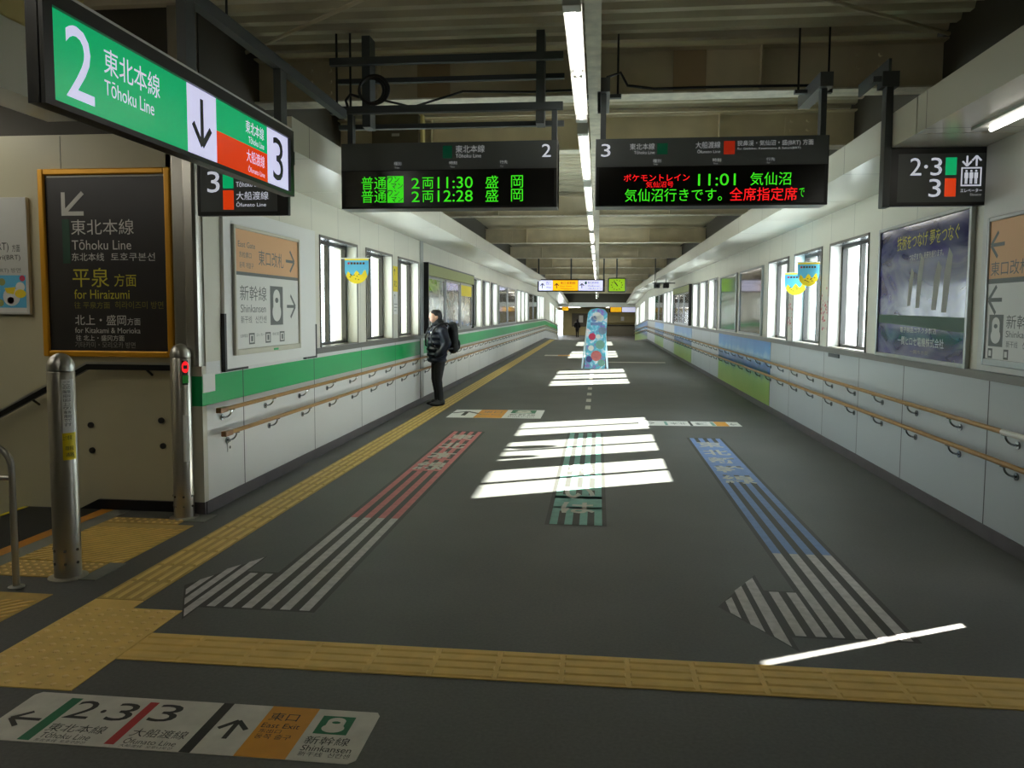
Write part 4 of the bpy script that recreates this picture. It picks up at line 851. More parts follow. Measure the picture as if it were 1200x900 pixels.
mb = MB(); dots(mb, -3.80, -3.15, 4.39, 4.68, 'yellow_st'); tread(mb, -3.80, -3.06, 4.69, 5.6, 'yellow_st'); dots(mb, -3.80, -3.2, 5.61, 5.76, 'yellow_st')
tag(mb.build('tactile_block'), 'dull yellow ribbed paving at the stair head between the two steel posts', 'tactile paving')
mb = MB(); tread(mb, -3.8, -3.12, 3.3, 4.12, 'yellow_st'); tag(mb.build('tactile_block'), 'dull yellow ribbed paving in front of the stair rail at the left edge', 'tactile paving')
tag(MB().box(-3.14, -3.03, 4.37, 4.69, 0, 0.005, 'grey_plate').build('floor_plate'), 'grey metal floor plate beside the nearer steel post', 'floor plate')
tag(MB().box(-3.2, -3.03, 5.70, 5.92, 0, 0.005, 'grey_plate').build('floor_plate'), 'grey metal floor plate beside the farther steel post', 'floor plate')
# ------------------------------------------------------------------ floor signs
G = Face((0, 0, 0.0022), X3, Y3, 0.0004)
def film(name, pts, label, m='fl_white'):
    e = thing(name, (sum(p[0] for p in pts)/len(pts), sum(p[1] for p in pts)/len(pts), 0), label, 'floor sign')
    b = MB().prism([(x, y, 0.0002) for x, y in pts], (0, 0, 0.002), m).build('film', e); return e, b
e, b = film('floor_sign', [(-2.38, 2.7), (-2.35, 2.665), (-0.89, 2.665), (-0.865, 2.69), (-0.865, 3.01), (-0.88, 3.035), (-2.36, 3.035), (-2.38, 3.01)], 'white floor sign with platform numbers, an orange exit panel and arrows in the near corner')
p = MB(); q = MB()
G.rect(p, -2.2, -2.15, 2.675, 3.0, 'fl_green'); G.rect(p, -1.85, -1.81, 2.685, 3.005, 'fl_red'); G.rect(p, -1.54, -1.495, 2.665, 3.035, 'fl_ink'); G.rect(p, -1.325, -1.125, 2.665, 3.035, 'fl_orange'); p.build_each('colour_band', b)
G.arrow(q, -2.275, 2.82, 0.13, PI, 'fl_ink', w=0.02, hd=0.5); G.text(q, '2', -2.14, -2.035, 2.845, 2.985, 'fl_ink'); G.text(q, '3', -1.965, -1.865, 2.845, 2.985, 'fl_ink'); G.disc(q, -2.0, 2.91, 0.011, 0.013, 'fl_ink', 2); G.text(q, '東北本線', -2.14, -1.9, 2.745, 2.803, 'fl_ink'); G.text(q, 'Tōhoku Line', -2.13, -1.925, 2.698, 2.738, 'fl_ink'); G.text(q, '东北本线  토호쿠본선', -2.13, -1.925, 2.672, 2.692, 'fl_ink')
G.text(q, '3', -1.79, -1.68, 2.86, 2.995, 'fl_ink'); G.text(q, '大船渡線', -1.79, -1.565, 2.747, 2.805, 'fl_ink'); G.text(q, 'Ōfunato Line', -1.785, -1.575, 2.698, 2.74, 'fl_ink'); G.text(q, '大船渡线  오후나토선', -1.785, -1.575, 2.674, 2.693, 'fl_ink')
G.arrow(q, -1.415, 2.84, 0.135, PI/2, 'fl_ink', w=0.021, hd=0.5)
G.text(q, '東口', -1.305, -1.185, 2.925, 2.985, 'fl_ink'); G.text(q, 'East Exit', -1.31, -1.155, 2.87, 2.905, 'fl_ink'); G.text(q, '东出口', -1.305, -1.215, 2.832, 2.86, 'fl_ink'); G.text(q, '동쪽 출구', -1.305, -1.16, 2.79, 2.825, 'fl_ink')
G.train(q, -1.09, -0.955, 2.85, 2.985, 'fl_green', 'fl_white'); G.text(q, '新幹線', -1.1, -0.925, 2.775, 2.832, 'fl_ink'); G.text(q, 'Shinkansen', -1.095, -0.9, 2.73, 2.768, 'fl_ink'); G.text(q, '新干线  신칸센', -1.093, -0.895, 2.695, 2.725, 'fl_ink'); q.build_rows('lettering', b)
e, b = film('floor_sign', [(-2.34, 11.94), (-0.87, 12.02), (-0.87, 13.05), (-2.34, 12.92)], 'white and orange floor sign with an arrow in front of the man', 'paper')
p = MB(); q = MB(); G.poly(p, [(-1.92, 11.965), (-1.48, 11.99), (-1.48, 12.99), (-1.92, 12.955)], 'fl_orange'); p.build('colour_band', b)
G.arrow(q, -2.12, 12.45, 0.5, PI/2, 'fl_ink', w=0.07, hd=0.5); G.text(q, '東口', -1.85, -1.55, 12.55, 12.8, 'ink'); G.text(q, 'East Exit', -1.87, -1.53, 12.3, 12.42, 'ink'); G.train(q, -1.4, -1.0, 12.58, 12.98, 'fl_green', 'fl_white'); G.text(q, '新幹線', -1.4, -0.98, 12.3, 12.5, 'fl_ink'); G.text(q, 'Shinkansen', -1.4, -0.98, 12.12, 12.24, 'fl_ink'); q.build_rows('lettering', b)
e, b = film('floor_sign', [(0.62, 11.5), (2.10, 11.6), (2.10, 12.05), (0.62, 12.0)], 'thin white floor sign with an orange block right of the sunlit patches', 'paper')
p = MB(); q = MB(); G.rect(p, 1.0, 1.04, 11.58, 11.95, 'fl_teal'); G.rect(p, 1.36, 1.4, 11.56, 12.02, 'fl_ink'); G.rect(p, 1.68, 1.73, 11.6, 11.98, 'fl_teal'); G.rect(p, 1.74, 1.92, 11.58, 12.03, 'fl_orange'); p.build_each('colour_band', b)
for u0, u1, t in ((0.86, 0.70, '←'), (1.32, 1.08, '北本'), (1.63, 1.45, '3'), (2.05, 1.95, '→')): G.text(q, t, u0, u1, 11.9, 11.66, 'ink')
q.build_rows('lettering', b)
e, b = film('floor_sign', [(-2.0, 29.3), (-0.3, 29.4), (-0.3, 30.1), (-2.0, 30.0)], 'distant white floor sign with an orange middle before the folding sign board')
p = MB(); G.rect(p, -1.5, -1.05, 29.36, 30.02, 'fl_orange'); p.build('colour_band', b)
e, b = film('floor_sign', [(0.35, 25.8), (2.2, 25.9), (2.2, 26.3), (0.35, 26.2)], 'distant thin white floor strip right of the folding sign board')
mb = MB(); G.poly(mb, [(-2.46, 2.60), (-2.42, 2.57), (-2.27, 2.645), (-2.30, 2.66)], 'fl_red', 0); tag(mb.build('floor_tape'), 'short red floor tape poking in at the bottom left corner', 'floor marking')
# striped guide tapes with lettering and arrow heads
def lane(name, label, x0, x1, y0, y1, mfar, msplit, chars, arrow_x=None, nb=4):
    e = thing(name, ((x0+x1)/2, (y0+y1)/2, 0), label, 'floor marking'); W = x1-x0; bw = W/(2*nb-1)*1.05
    for i in range(nb):
        c = x0+bw/2+i*(W-bw)/(nb-1); mb = MB()
        if i == 0: G.rect(mb, x0-0.035, x1+0.035, y0-0.02, y1+0.04, 'tape_back', -2); mb.build('backing', e); mb = MB()
        cuts = [a for a in (y0, msplit, y1)] if msplit else [y0, y1]
        if msplit: G.rect(mb, c-bw/2, c+bw/2, y0, msplit, 'fl_worn', 0); G.rect(mb, c-bw/2, c+bw/2, msplit, y1, mfar, 0)
        else: G.rect(mb, c-bw/2, c+bw/2, y0, y1, mfar, 0)
        mb.build('stripe', e)
    return e, bw
def chars_on(e, x0, x1, rows, m='fl_char'):
    for t, ya, yb in rows: mb = MB(); G.text(mb, t, x0, x1, ya, yb, m, 3, 0.022); mb.build('lettering', e)
e, bw = lane('guide_tape', 'faded red striped guide tape on the left with white lettering and a left arrow', -1.95, -1.56, 4.06, 10.55, 'fl_pink', 6.0, None)
for u in (-1.95, -1.84, -1.73, -1.62):
    pass
mb = MB()
for ya, yb in ((9.85, 10.3), (9.25, 9.65), (8.5, 9.0), (7.9, 8.4)): G.rect(mb, -1.95, -1.56, ya-0.03, ya+0.05, 'fl_pink', 1)
mb.build_each('cross_band', e)
chars_on(e, -1.92, -1.6, (('東', 9.88, 10.28), ('北', 9.22, 9.62), ('本', 8.55, 8.98), ('線', 7.92, 8.36)))
def arrow_head(e, pieces):
    for pts in pieces: mb = MB(); G.poly(mb, pts, 'fl_worn', 0); mb.build('arrow_stripe', e)
def clipx(x0, x1, fa, fb): return [(x0, fa(x0)), (x1, fa(x1)), (x1, fb(x1)), (x0, fb(x0))]
# bars of the arrow run along the corridor: a shaft of two and a head of three that shortens to a point
arrow_head(e, [clipx(-2.055, -2.005, lambda x: 4.06, lambda x: 4.62), clipx(-2.155, -2.105, lambda x: 4.06, lambda x: 4.62)])
mb = MB(); G.poly(mb, [(-2.45, 4.36), (-2.19, 3.86), (-2.19, 4.04), (-1.96, 4.04), (-1.96, 4.65), (-2.19, 4.65), (-2.19, 4.96)], 'tape_back', -3); mb.build('backing', e)
arrow_head(e, [clipx(-2.255, -2.2, lambda x: 3.9+(-2.2-x)*1.9, lambda x: 4.93-(-2.2-x)*1.9), clipx(-2.335, -2.285, lambda x: 4.06+(-2.285-x)*1.9, lambda x: 4.77-(-2.285-x)*1.9), clipx(-2.405, -2.36, lambda x: 4.21+(-2.36-x)*1.9, lambda x: 4.55-(-2.36-x)*1.9)])
e, bw = lane('guide_tape', 'blue striped guide tape on the right with white lettering and a left arrow', 1.21, 1.6, 4.04, 10.42, 'fl_blue', 5.45, None)
mb = MB(); G.rect(mb, 1.21, 1.6, 7.75, 10.05, 'fl_blue', 1); mb.build('blue_ground', e)
for i in range(5):
    mb = MB(); yy = (9.92, 9.40, 8.93, 8.47, 7.99)[i]
    for c in (1.30, 1.41, 1.515): G.rect(mb, c-0.025, c+0.025, yy+0.02+(-0.47 if i < 4 else -0.05)*0, yy+0.09, 'floor', 2)
    if i: mb.build('dark_gap', e)
chars_on(e, 1.25, 1.56, (('東', 9.72, 10.12), ('北', 9.2, 9.55), ('新', 8.7, 9.05), ('幹', 8.2, 8.56), ('線', 7.68, 8.05)))
mb = MB(); G.poly(mb, [(0.69, 4.4), (1.0, 3.84), (1.0, 4.02), (1.2, 4.02), (1.2, 4.7), (1.0, 4.7), (1.0, 4.98)], 'tape_back', -3); mb.build('backing', e)
arrow_head(e, [clipx(1.125, 1.18, lambda x: 4.04, lambda x: 4.68), clipx(1.025, 1.08, lambda x: 4.04, lambda x: 4.68)])
arrow_head(e, [clipx(0.915, 0.975, lambda x: 3.9+(0.975-x)*1.9, lambda x: 4.92-(0.975-x)*1.6), clipx(0.825, 0.88, lambda x: 4.07+(0.88-x)*1.7, lambda x: 4.76-(0.88-x)*1.6), clipx(0.745, 0.79, lambda x: 4.24+(0.79-x)*1.7, lambda x: 4.56-(0.79-x)*1.5)])
e, bw = lane('guide_tape', 'teal striped guide tape in the middle under the sunlit patches', -0.36, 0.05, 6.0, 10.65, 'fl_teal', None, None)
mb = MB()
for ya, yb in ((6.42, 6.56), (6.86, 6.95), (7.2, 7.3), (7.75, 7.85)): G.rect(mb, -0.36, 0.05, ya, yb, 'fl_teal', 1)
G.rect(mb, -0.36, 0.05, 6.5, 7.0, 'fl_teal', 1); mb.build_each('cross_band', e)
chars_on(e, -0.29, -0.01, (('は', 6.35, 6.72), ('い', 6.88, 7.3)))
chars_on(e, -0.29, -0.03, (('線', 8.02, 8.42),))
for i in range(9):
    yy = 13.3+i*1.07+0.02*i*i
    if yy > 23: break
    mb = MB(); G.rect(mb, -0.205, -0.115, yy, yy+0.5, 'fl_white', 0); tag(mb.build('floor_dash'), 'white dash of the broken centre line on the floor', 'floor marking', 'white dashes of the centre line')
# ------------------------------------------------------------------ steel posts and rail at the stair head
def post(x, y, label, gate):
    e = thing('bollard', (x, y, 0), label, 'bollard'); r = 0.077
    MB().lathe([(r, 0.004), (r, 1.27), (r-0.003, 1.275)], (x, y, 0), 'stainless', 40).build('shaft', e, smooth=True)
    pr = [(r, 1.278), (r+0.001, 1.30)]+[(r*math.cos(a*PI/2/8), 1.30+0.085*math.sin(a*PI/2/8)) for a in range(1, 8)]+[(0.004, 1.385)]
    MB().lathe(pr, (x, y, 0), 'stain_dk', 40).build('domed_cap', e, smooth=True)
    MB().lathe([(r+0.035, 0.0), (r+0.035, 0.006), (r+0.003, 0.012)], (x, y, 0), 'stainless', 40).build('base_flange', e)
    for a in (-0.2, -1.1, -2.0, -2.9):
        for z_ in (0.1, 0.18): MB().tube([(x+r*math.cos(a), y+r*math.sin(a), z_), (x+(r+0.006)*math.cos(a), y+(r+0.006)*math.sin(a), z_)], 0.009, 'chrome', 8).build('bolt', e)
    def strip(a0, a1, z0, z1, m, name, lift=0.0015):
        mb = MB(); n = 10
        for i in range(n):
            p0 = a0+(a1-a0)*i/n; p1 = a0+(a1-a0)*(i+1)/n; R = r+lift
            mb.poly([(x+R*math.cos(p0), y+R*math.sin(p0), z0), (x+R*math.cos(p1), y+R*math.sin(p1), z0), (x+R*math.cos(p1), y+R*math.sin(p1), z1), (x+R*math.cos(p0), y+R*math.sin(p0), z1)], m)
        return mb.build(name, e)
    if gate:
        strip(-0.95, -0.35, 1.065, 1.255, 'black', 'signal_window')
        mb = MB()
        ca = -0.65; R = r+0.004; tx, ty = -math.sin(ca), math.cos(ca); F = Face((x+R*math.cos(ca), y+R*math.sin(ca), 0), (tx, ty, 0), Z3)
        F.disc(mb, 0, 1.205, 0.028, 0.045, 'red_sig', 1); F.rect(mb, -0.016, 0.016, 1.19, 1.22, 'black', 2); mb.build('red_signal', e)
        mb = MB(); F.rect(mb, -0.024, 0.024, 1.08, 1.14, 'grn_sig', 1); mb.build('green_signal', e)
        strip(-1.0, -0.35, 0.46, 0.83, 'paper', 'white_sticker')
    else:
        strip(-0.95, 0.0, 0.905, 1.23, 'paper', 'white_sticker'); strip(-1.0, 0.05, 0.74, 0.905, 'sticker_yel', 'yellow_sticker')
        mb = MB(); R = r+0.003
        for ca, t, za, zb in ((-0.75, '上り専用', 0.862, 0.89), (-0.6, '階段', 0.80, 0.825), (-0.6, '通路', 0.76, 0.785)):
            F = Face((x+R*math.cos(ca), y+R*math.sin(ca), 0), (-math.sin(ca), math.cos(ca), 0), Z3); F.text(mb, t, -0.018, 0.03, za, zb, 'ink_dk', 1)
        for ca in (-0.72, -0.45):
            F = Face((x+R*math.cos(ca), y+R*math.sin(ca), 0), (-math.sin(ca), math.cos(ca), 0), Z3)
            for i, ch in enumerate('この階段は上り専用です'): F.text(mb, ch, -0.01, 0.01, 1.195-i*0.025, 1.215-i*0.025, 'ink_dk', 1)
        mb.build_rows('lettering', e)
post(-3.24, 4.42, 'nearer stainless steel post with white and yellow stickers by the stairs', False)
post(-3.26, 5.83, 'farther stainless steel post with a red signal by the wall corner', True)
e = thing('guard_rail', (-3.9, 4.21, 0), 'bent stainless tube guard rail at the left edge by the stairs', 'railing')
q = [(-3.42, 4.21, 0.0), (-3.42, 4.21, 0.72)]+[(-3.42-0.12*(1-math.cos(a*PI/2/8)), 4.21, 0.72+0.12*math.sin(a*PI/2/8)) for a in range(1, 9)]+[(-4.35, 4.21, 0.84)]+[(-4.35-0.12*math.sin(a*PI/2/8), 4.21, 0.72+0.12*math.cos(a*PI/2/8)) for a in range(1, 9)]+[(-4.47, 4.21, 0.0)]
MB().tube(q, 0.019, 'stain_dk', 16).build('tube', e, smooth=True); MB().tube([(-3.42, 4.21, 0.655), (-4.47, 4.21, 0.655)], 0.015, 'stain_dk', 14).build('mid_rail', e, smooth=True)
for xx in (-3.42, -4.47): MB().lathe([(0.045, 0), (0.045, 0.006), (0.022, 0.01)], (xx, 4.21, 0), 'stain_dk', 20).build('base_flange', e)
# ------------------------------------------------------------------ far overhead sign, clock, camera, folding board
e = thing('overhead_sign', (-1.1, 32, 2.49), 'distant lit white and amber overhead sign with arrows', 'sign')
MB().box(-2.48, 0.24, 32, 32.18, 2.46, 2.97, 'black').build('housing', e)
for xx in (-2.44, -1.12, 0.2): MB().box(xx-0.03, xx+0.03, 32.05, 32.12, 2.97, 4.0, 'dark_steel').build('hanger_post', e)
F = Face((0, 32, 0), X3, Z3, 0.003); p = MB(); q = MB()
F.rect(p, -2.42, -1.86, 2.51, 2.92, 'lit_white'); F.rect(p, -1.85, -0.84, 2.51, 2.92, 'lit_yel'); F.rect(p, -0.82, 0.16, 2.51, 2.92, 'lit_white'); b = p.build('lit_panel', e)
for c in (-2.28, -1.7, -0.68): F.arrow(q, c, 2.7, 0.2, PI/2, 'lit_ink', w=0.035, hd=0.5)
F.text(q, '西口', -2.13, -1.92, 2.74, 2.86, 'lit_blue'); F.text(q, 'West', -2.13, -1.9, 2.6, 2.67, 'lit_blue'); F.text(q, '東口 新幹線', -1.55, -0.95, 2.76, 2.87, 'lit_ink'); F.text(q, 'East Gate', -1.55, -1.1, 2.66, 2.71, 'lit_ink'); F.text(q, 'Shinkansen', -1.55, -1.0, 2.56, 2.61, 'lit_ink')
F.text(q, '東北新幹線', -0.45, 0.0, 2.78, 2.87, 'lit_blue'); F.text(q, 'Shinkansen', -0.45, 0.05, 2.67, 2.73, 'lit_blue'); F.text(q, '改札口', -0.45, 0.1, 2.57, 2.62, 'lit_ink'); F.rect(q, -0.56, -0.48, 2.76, 2.88, 'sq_green', 2); q.build_rows('lettering', b)
e = thing('wall_clock', (0.73, 32, 2.4), 'lime green square clock hanging beside the distant overhead sign', 'clock')
MB().box(0.36, 1.09, 32, 32.16, 2.44, 3.03, 'dark_steel').build('case', e, bevel=0.05); MB().tube([(0.72, 32.08, 3.02), (0.72, 32.08, 4.0)], 0.03, 'dark_steel', 10).build('hanger_pole', e)
F = Face((0, 31.998, 0), X3, Z3, 0.003); mb = MB(); F.rect(mb, 0.41, 1.04, 2.49, 2.98, 'clock', 1); b = mb.build('face', e); mb = MB(); cx, cz = 0.725, 2.735
for i in range(12): a = PI/2-i*PI/6; F.bar(mb, (cx+0.19*math.cos(a), cz+0.17*math.sin(a)), (cx+0.235*math.cos(a), cz+0.21*math.sin(a)), 0.03, 'ink_dk', 2)
mb.build('hour_marks', b)
for L, w_, hr in ((0.12, 0.035, 10.88/12), (0.18, 0.025, 53/60)): mb = MB(); a = PI/2-hr*2*PI; F.bar(mb, (cx-0.05*math.cos(a), cz-0.05*math.sin(a)), (cx+L*math.cos(a), cz+L*math.sin(a)), w_, 'ink_dk', 3); mb.build('hand', b)
e = thing('security_camera', (2.3, 30, 2.5), 'pair of grey security cameras hung from rods by the right soffit', 'camera')
for xx, m in ((2.16, 'grey_steel'), (2.5, 'black')):
    MB().box(xx-0.11, xx+0.11, 29.8, 30.15, 2.55, 2.72, m).build('housing', e, bevel=0.03); MB().tube([(xx, 29.79, 2.63), (xx, 29.74, 2.63)], 0.05, 'black', 16).build('lens', e)
    MB().tube([(xx, 30, 2.72), (xx, 30, 3.2 if xx < 2.2 else 2.9)], 0.015, 'grey_steel', 8).build('rod', e)
MB().box(2.0, 2.84, 29.97, 30.03, 2.72, 2.76, 'grey_steel').build('cross_bar', e)
MB().tube([(2.1, 30.0, 2.74), (2.1, 30.0, 4.0)], 0.02, 'grey_steel', 8).build('rod', e)
e = thing('folding_sign', (-0.1, 22.7, 0), 'tall pastel folding sign board standing in the middle of the corridor', 'sign board')
pts = [(-0.38, 0.03), (0.2, 0.03), (0.255, 1.62), (0.16, 1.72), (-0.03, 1.76), (-0.21, 1.72), (-0.3, 1.62)]
MB().prism([(x, 22.5+0.09*z, z) for x, z in pts], (0, 0.03, 0), 'aboard').build('front_panel', e)
F = Face((0, 22.5, 0), X3, (0, 0.09, 1), 0.003); mb = MB()
for u, v, r, m in ((-0.03, 1.52, 0.13, 'paper'), (0.06, 1.48, 0.1, 'paper'), (-0.12, 1.46, 0.09, 'fl_blue'), (0.12, 1.12, 0.11, 'fl_bluegrey'), (-0.17, 0.95, 0.1, 'pink'), (0.06, 0.72, 0.13, 'fl_teal'), (-0.05, 0.4, 0.15, 'fl_pink'), (-0.25, 0.3, 0.09, 'lit_blue'), (0.1, 0.2, 0.1, 'fl_teal'), (0.0, 0.95, 0.07, 'paper'), (-0.2, 0.62, 0.08, 'paper')): F.disc(mb, u, v, r, r, m, 1)
F.rect(mb, -0.22, 0.12, 1.27, 1.36, 'fl_blue', 1); mb.build('picture', e)
for xx in (-0.46, 0.28): MB().prism([(xx-0.025, 22.95, 0), (xx+0.025, 22.95, 0), (xx*0.62+0.025, 22.66, 1.5), (xx*0.62-0.025, 22.66, 1.5)], (0, 0.025, 0), 'white').build('rear_leg', e)
# lobby furniture and signs
e = thing('lobby_sign', (2.0, 66, 2.0), 'white and amber lit sign strip in the far lobby', 'sign')
MB().box(0.9, 3.6, 66, 66.15, 1.62, 2.08, 'black').build('housing', e); F = Face((0, 66, 0), X3, Z3, 0.004); p = MB(); F.rect(p, 1.0, 1.9, 1.66, 2.04, 'lit_yel'); F.rect(p, 1.95, 3.4, 1.66, 2.04, 'lit_white'); p.build('lit_panel', e)
e = thing('lobby_sign', (-2.5, 64, 2.0), 'small amber lit sign at the left of the far lobby opening', 'sign')
MB().box(-2.95, -2.4, 64, 64.12, 1.72, 2.08, 'black').build('housing', e); F = Face((0, 64, 0), X3, Z3, 0.004); p = MB(); F.rect(p, -2.93, -2.42, 1.75, 2.06, 'lit_yel'); p.build('lit_panel', e)
e = thing('lobby_counter', (2.0, 77, -0.66), 'dark counter with a lit shelf wall in the far lobby', 'counter')
MB().box(0.6, 4.6, 76.4, 78, -0.66, 0.35, 'lobby_dk').build('counter', e); MB().box(0.5, 4.7, 76.3, 78, 0.35, 0.42, 'black').build('counter_top', e); MB().box(0.9, 4.2, 77.7, 77.98, 0.6, 1.3, 'lobby').build('shelf_panel', e)
MB().box(2.2, 2.5, 77.66, 77.7, 0.8, 1.2, 'paper').build('poster', e)
tag(MB().box(3.0, 3.7, 63.2, 64.2, -0.66, 0.35, 'lobby_dk').build('ticket_box'), 'dark box standing right of the far lobby opening', 'box')
e = thing('notice_board', (-1.8, 77.95, 0.2), 'pale notice board on the lobby wall behind the distant figure', 'notice board')
MB().box(-2.6, -0.6, 77.93, 77.99, 0.2, 1.5, 'lobby_dk').build('board', e); MB().box(-1.9, -1.5, 77.9, 77.93, 0.6, 1.3, 'paper').build('sheet', e)

# ------------------------------------------------------------------ people
def grow(nodes, edges, extra, voxel, subdiv=1):
    """one closed surface grown over a jointed skeleton, merged with extra ellipsoids / boxes"""
    bm = bmesh.new()
    def ball(c, r): bmesh.ops.create_icosphere(bm, subdivisions=3 if r > 0.03 else 2, radius=r, matrix=Matrix.Translation(c))
    for c, r in nodes: ball(Vector(c), r)
    for i, j in edges:                                       # tapered limbs between the joints
        p, q = Vector(nodes[i][0]), Vector(nodes[j][0]); r0, r1 = nodes[i][1], nodes[j][1]; L = (q-p).length
        n = max(2, int(L/(min(r0, r1)*0.35)))
        for t in range(1, n): ball(p.lerp(q, t/n), r0+(r1-r0)*t/n)
    for c, r, rot in extra:
        mt = Matrix.Translation(c) @ Matrix.Rotation(rot, 4, 'Y') @ Matrix.Diagonal((*r, 1))
        bmesh.ops.create_icosphere(bm, subdivisions=3, radius=1, matrix=mt)
    m2 = bpy.data.meshes.new('grow2'); bm.to_mesh(m2); bm.free()
    o2 = bpy.data.objects.new('grow2', m2); C.objects.link(o2)
    rm = o2.modifiers.new('remesh', 'REMESH'); rm.mode = 'VOXEL'; rm.voxel_size = voxel
    sm = o2.modifiers.new('smooth', 'SMOOTH'); sm.factor = 0.5; sm.iterations = 4
    dg = bpy.context.evaluated_depsgraph_get(); out = bpy.data.meshes.new_from_object(o2.evaluated_get(dg))
    bpy.data.objects.remove(o2)
    bm = bmesh.new(); bm.from_mesh(out); bm.verts.ensure_lookup_table(); seen = set(); best = []
    for v in bm.verts:                                       # keep the one connected surface
        if v.index in seen: continue
        comp = [v]; seen.add(v.index); st_ = [v]
        while st_:
            for e_ in st_.pop().link_edges:
                for q in e_.verts:
                    if q.index not in seen: seen.add(q.index); comp.append(q); st_.append(q)
        if len(comp) > len(best): best = comp
    keep = {v.index for v in best}; bmesh.ops.delete(bm, geom=[v for v in bm.verts if v.index not in keep], context='VERTS'); bm.to_mesh(out); bm.free()
    vs = [v.co.copy() for v in out.vertices]; fs = [tuple(p.vertices) for p in out.polygons]
    for a in (m2, out): bpy.data.meshes.remove(a)
    return vs, fs
def person(base, face_dir, label, coat, seed=0, with_pack=None):
    F_ = Vector((*face_dir, 0)).normalized(); L_ = Vector((-F_.y, F_.x, 0)); B = Vector(base)
    T = lambda p: B + F_*p[0] + L_*p[1] + Vector((0, 0, p[2]))
    e = thing('person', base, label, 'person')
    def place(name, data, m, smooth=True):
        mb = MB(); mb.add([T(p) for p in data[0]], data[1], m); return mb.build(name, e, smooth=smooth)
    N = [((0, 0, .88), .115), ((0, 0, 1.03), .11), ((-.01, 0, 1.2), .125), ((-.02, 0, 1.32), .1), ((.0, 0, 1.41), .05), ((.035, 0, 1.49), .055)]
    E = [(0, 1), (1, 2), (2, 3), (3, 4), (4, 5)]
    for s_ in (1, -1):
        k = len(N); N += [((0, .08*s_, .82), .064), ((.03, .08*s_, .46), .055), ((-.02, .075*s_, .10), .04), ((.10, .088*s_, .04), .024)]; E += [(0, k), (k, k+1), (k+1, k+2), (k+2, k+3)]
        k = len(N); N += [((-.02, .16*s_, 1.33), .055), ((-.07, .225*s_, 1.09), .042), ((.03, .19*s_, .95), .03), ((.045, .14*s_, .93), .028)]; E += [(3, k), (k, k+1), (k+1, k+2), (k+2, k+3)]
        p = len(N)-1
        for j, (dx, dy, dz) in enumerate(((.03, -.028, -.06), (.035, -.01, -.068), (.033, .008, -.064), (.026, .024, -.052))):
            k = len(N); a = N[p][0]; N += [((a[0]+dx*.5, a[1]+dy*s_, a[2]+dz*.5), .0115), ((a[0]+dx, a[1]+dy*s_*1.0-.004*s_, a[2]+dz), .0105)]; E += [(p, k), (k, k+1)]
        k = len(N); a = N[p-1][0]; N += [((a[0]+.045, a[1]-.035*s_, a[2]-.02), .012), ((a[0]+.065, a[1]-.04*s_, a[2]-.045), .011)]; E += [(p, k), (k, k+1)]
    head = [((.066, 0, 1.55), (.092, .072, .108), 0.4), ((.085, 0, 1.50), (.062, .055, .06), 0), ((.152, 0, 1.535), (.018, .012, .022), 0), ((.045, .073, 1.54), (.02, .012, .03), 0), ((.045, -.073, 1.54), (.02, .012, .03), 0), ((.143, 0, 1.49), (.01, .022, .008), 0)]
    place('body', grow(N, E, head, .0075), 'skin')
    for s_ in (1, -1):
        mb = MB(); mb.lathe([(.002, -.008), (.009, -.004), (.009, .004), (.002, .008)], T((.139, .03*s_, 1.555)), 'hair', 10); mb.build('eye', e)
        mb = MB(); a, b = T((.137, .015*s_, 1.58)), T((.127, .048*s_, 1.58)); mb.tube([a, b], .004, 'hair', 6); mb.build('eyebrow', e)
    mb = MB(); mb.tube([T((.147, .022, 1.487)), T((.153, 0, 1.488)), T((.147, -.022, 1.487))], .004, 'fl_pink', 6); mb.build('mouth', e)
    hair = [((.035, 0, 1.585), (.102, .083, .085), 0.2), ((.0, 0, 1.545), (.075, .08, .1), 0), ((.075, 0, 1.63), (.07, .07, .035), 0.35), ((.115, .0, 1.615), (.035, .06, .025), 0.7)]
    place('hair', grow([((0, 0, 1.56), .05), ((.03, 0, 1.6), .05)], [(0, 1)], hair, .012), 'hair')
    J = [((.01, 0, .89), .16), ((.01, 0, 1.0), .17), ((0, 0, 1.15), .175), ((-.02, 0, 1.29), .15), ((-.01, 0, 1.38), .10), ((0, 0, 1.43), .082)]; JE = [(0, 1), (1, 2), (2, 3), (3, 4), (4, 5)]
    for s_ in (1, -1):
        k = len(J); J += [((-.02, .175*s_, 1.29), .088), ((-.07, .245*s_, 1.09), .08), ((.02, .225*s_, .94), .068), ((.07, .195*s_, .90), .06)]; JE += [(3, k), (k, k+1), (k+1, k+2), (k+2, k+3)]
    quilt = [((.02, .0, z_), (.19-.018*abs(i-2)/2, .22-.012*abs(i-2), .052), 0) for i, z_ in enumerate((.79, .89, .99, 1.09, 1.19, 1.28))]
    place('jacket', grow(J, JE, quilt, .014), coat)
    place('collar', grow([((-.005, 0, 1.40), .09), ((.0, 0, 1.455), .088)], [(0, 1)], [((.01, 0, 1.43), (.112, .105, .05), 0.3)], .012), 'collar')
    mb = MB(); mb.tube([T((.196, 0.0, .80)), T((.2, 0.0, 1.0)), T((.192, 0, 1.2)), T((.135, 0, 1.38))], .006, 'grey_steel', 6); mb.build('zip', e)
    for s_ in (1,): mb = MB(); mb.tube([T((.09, .175, .93)), T((.12, .16, 1.06))], .005, 'ink_dim', 6); mb.build('pocket_zip', e)
    mb = MB(); c_ = T((.15, .08, 1.27)); mb.lathe([(.012, -.02), (.02, 0), (.012, .02)], c_, 'paper', 8); mb.build('white_tag', e)
    P_ = [((0, 0, .86), .13)]; PE = []
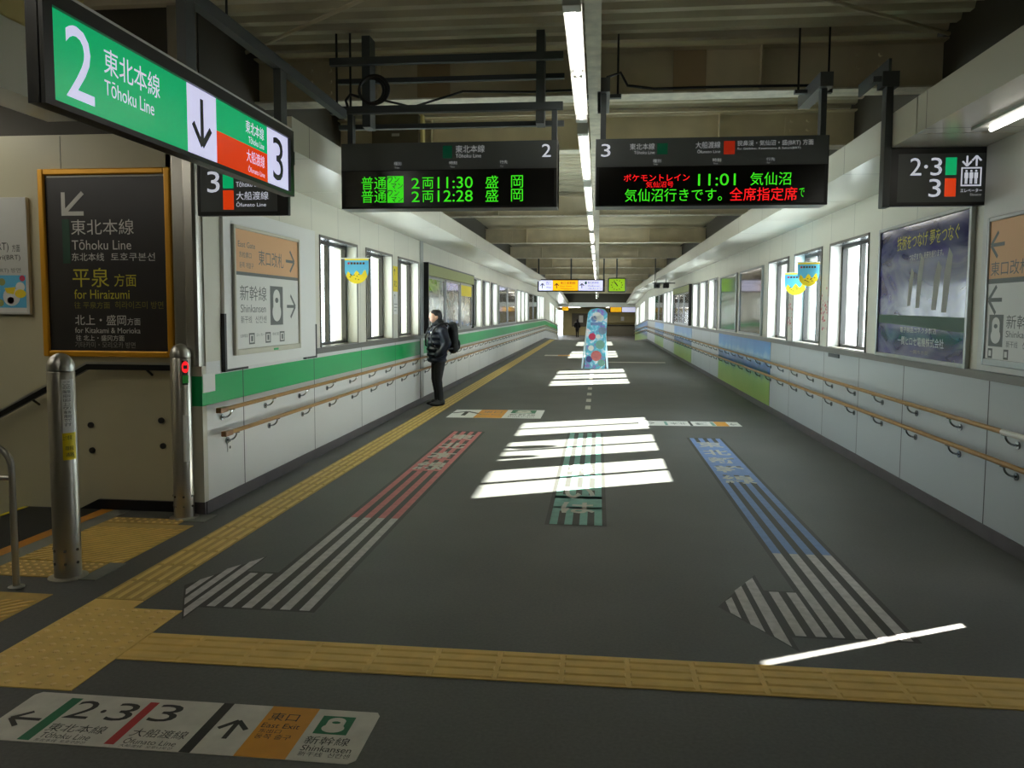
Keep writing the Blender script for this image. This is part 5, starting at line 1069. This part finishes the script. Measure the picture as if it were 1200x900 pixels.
    for s_ in (1, -1):
        k = len(P_); P_ += [((0, .08*s_, .76), .098), ((.03, .078*s_, .47), .07), ((-.005, .074*s_, .24), .058), ((-.015, .074*s_, .075), .056)]; PE += [(0, k), (k, k+1), (k+1, k+2), (k+2, k+3)]
    place('trousers', grow(P_, PE, [], .012), 'trouser')
    for s_ in (1, -1):
        sh = [((.05, .084*s_, .042), (.145, .05, .042), 0), ((-.02, .077*s_, .075), (.075, .056, .07), 0), ((.03, .08*s_, .07), (.08, .046, .045), 0)]
        d_ = grow([((-.03, .077*s_, .05), .03), ((.05, .083*s_, .04), .03)], [(0, 1)], sh, .01); zmin = min(p.z for p in d_[0])
        o = place('shoe', ([Vector((p.x, p.y, max(p.z-zmin, 0)+.001)) for p in d_[0]], d_[1]), 'black')
    if with_pack:
        g = thing('backpack', T((-.25, 0, .95)), with_pack, 'backpack')
        def lump(name, ell, vox, m):
            d_ = grow([(ell[0][0], .03), (tuple(Vector(ell[0][0])+Vector((0, 0, .03))), .03)], [(0, 1)], ell, vox); mb = MB(); mb.add([T(p) for p in d_[0]], d_[1], m); return mb.build(name, g, smooth=True)
        lump('main_bag', [((-.27, 0, 1.18), (.09, .155, .24), 0), ((-.27, 0, 1.33), (.08, .15, .12), 0), ((-.275, 0, 1.02), (.09, .16, .12), 0), ((-.265, 0, 1.42), (.065, .125, .04), 0)], .014, 'pack')
        lump('front_pocket', [((-.35, 0, 1.06), (.04, .12, .11), 0)], .012, 'pack')
        for s_ in (1, -1):
            mb = MB(); mb.tube([T(p) for p in ((-.21, .11*s_, 1.38), (-.12, .13*s_, 1.432), (0.02, .14*s_, 1.425), (.13, .14*s_, 1.33), (.185, .145*s_, 1.2), (.17, .17*s_, 1.05), (.02, .235*s_, .98), (-.2, .17*s_, 1.0))], .017, 'pack', 8); mb.build('shoulder_strap', g, smooth=True)
        mb = MB(); mb.tube([T(p) for p in ((-.25, .04, 1.40), (-.26, .03, 1.445), (-.26, -.03, 1.445), (-.25, -.04, 1.40))], .01, 'black', 8); mb.build('carry_loop', g)
    return e
person((-2.75, 13.35, 0.0095), (-0.86, -0.51), 'man in a dark padded jacket looking down, standing by the left wall', 'jacket', with_pack='black backpack worn by the man at the left wall')
person((-1.9, 72.0, -0.66), (0.2, 1.0), 'distant dark-coated figure standing in the far lobby', 'black')
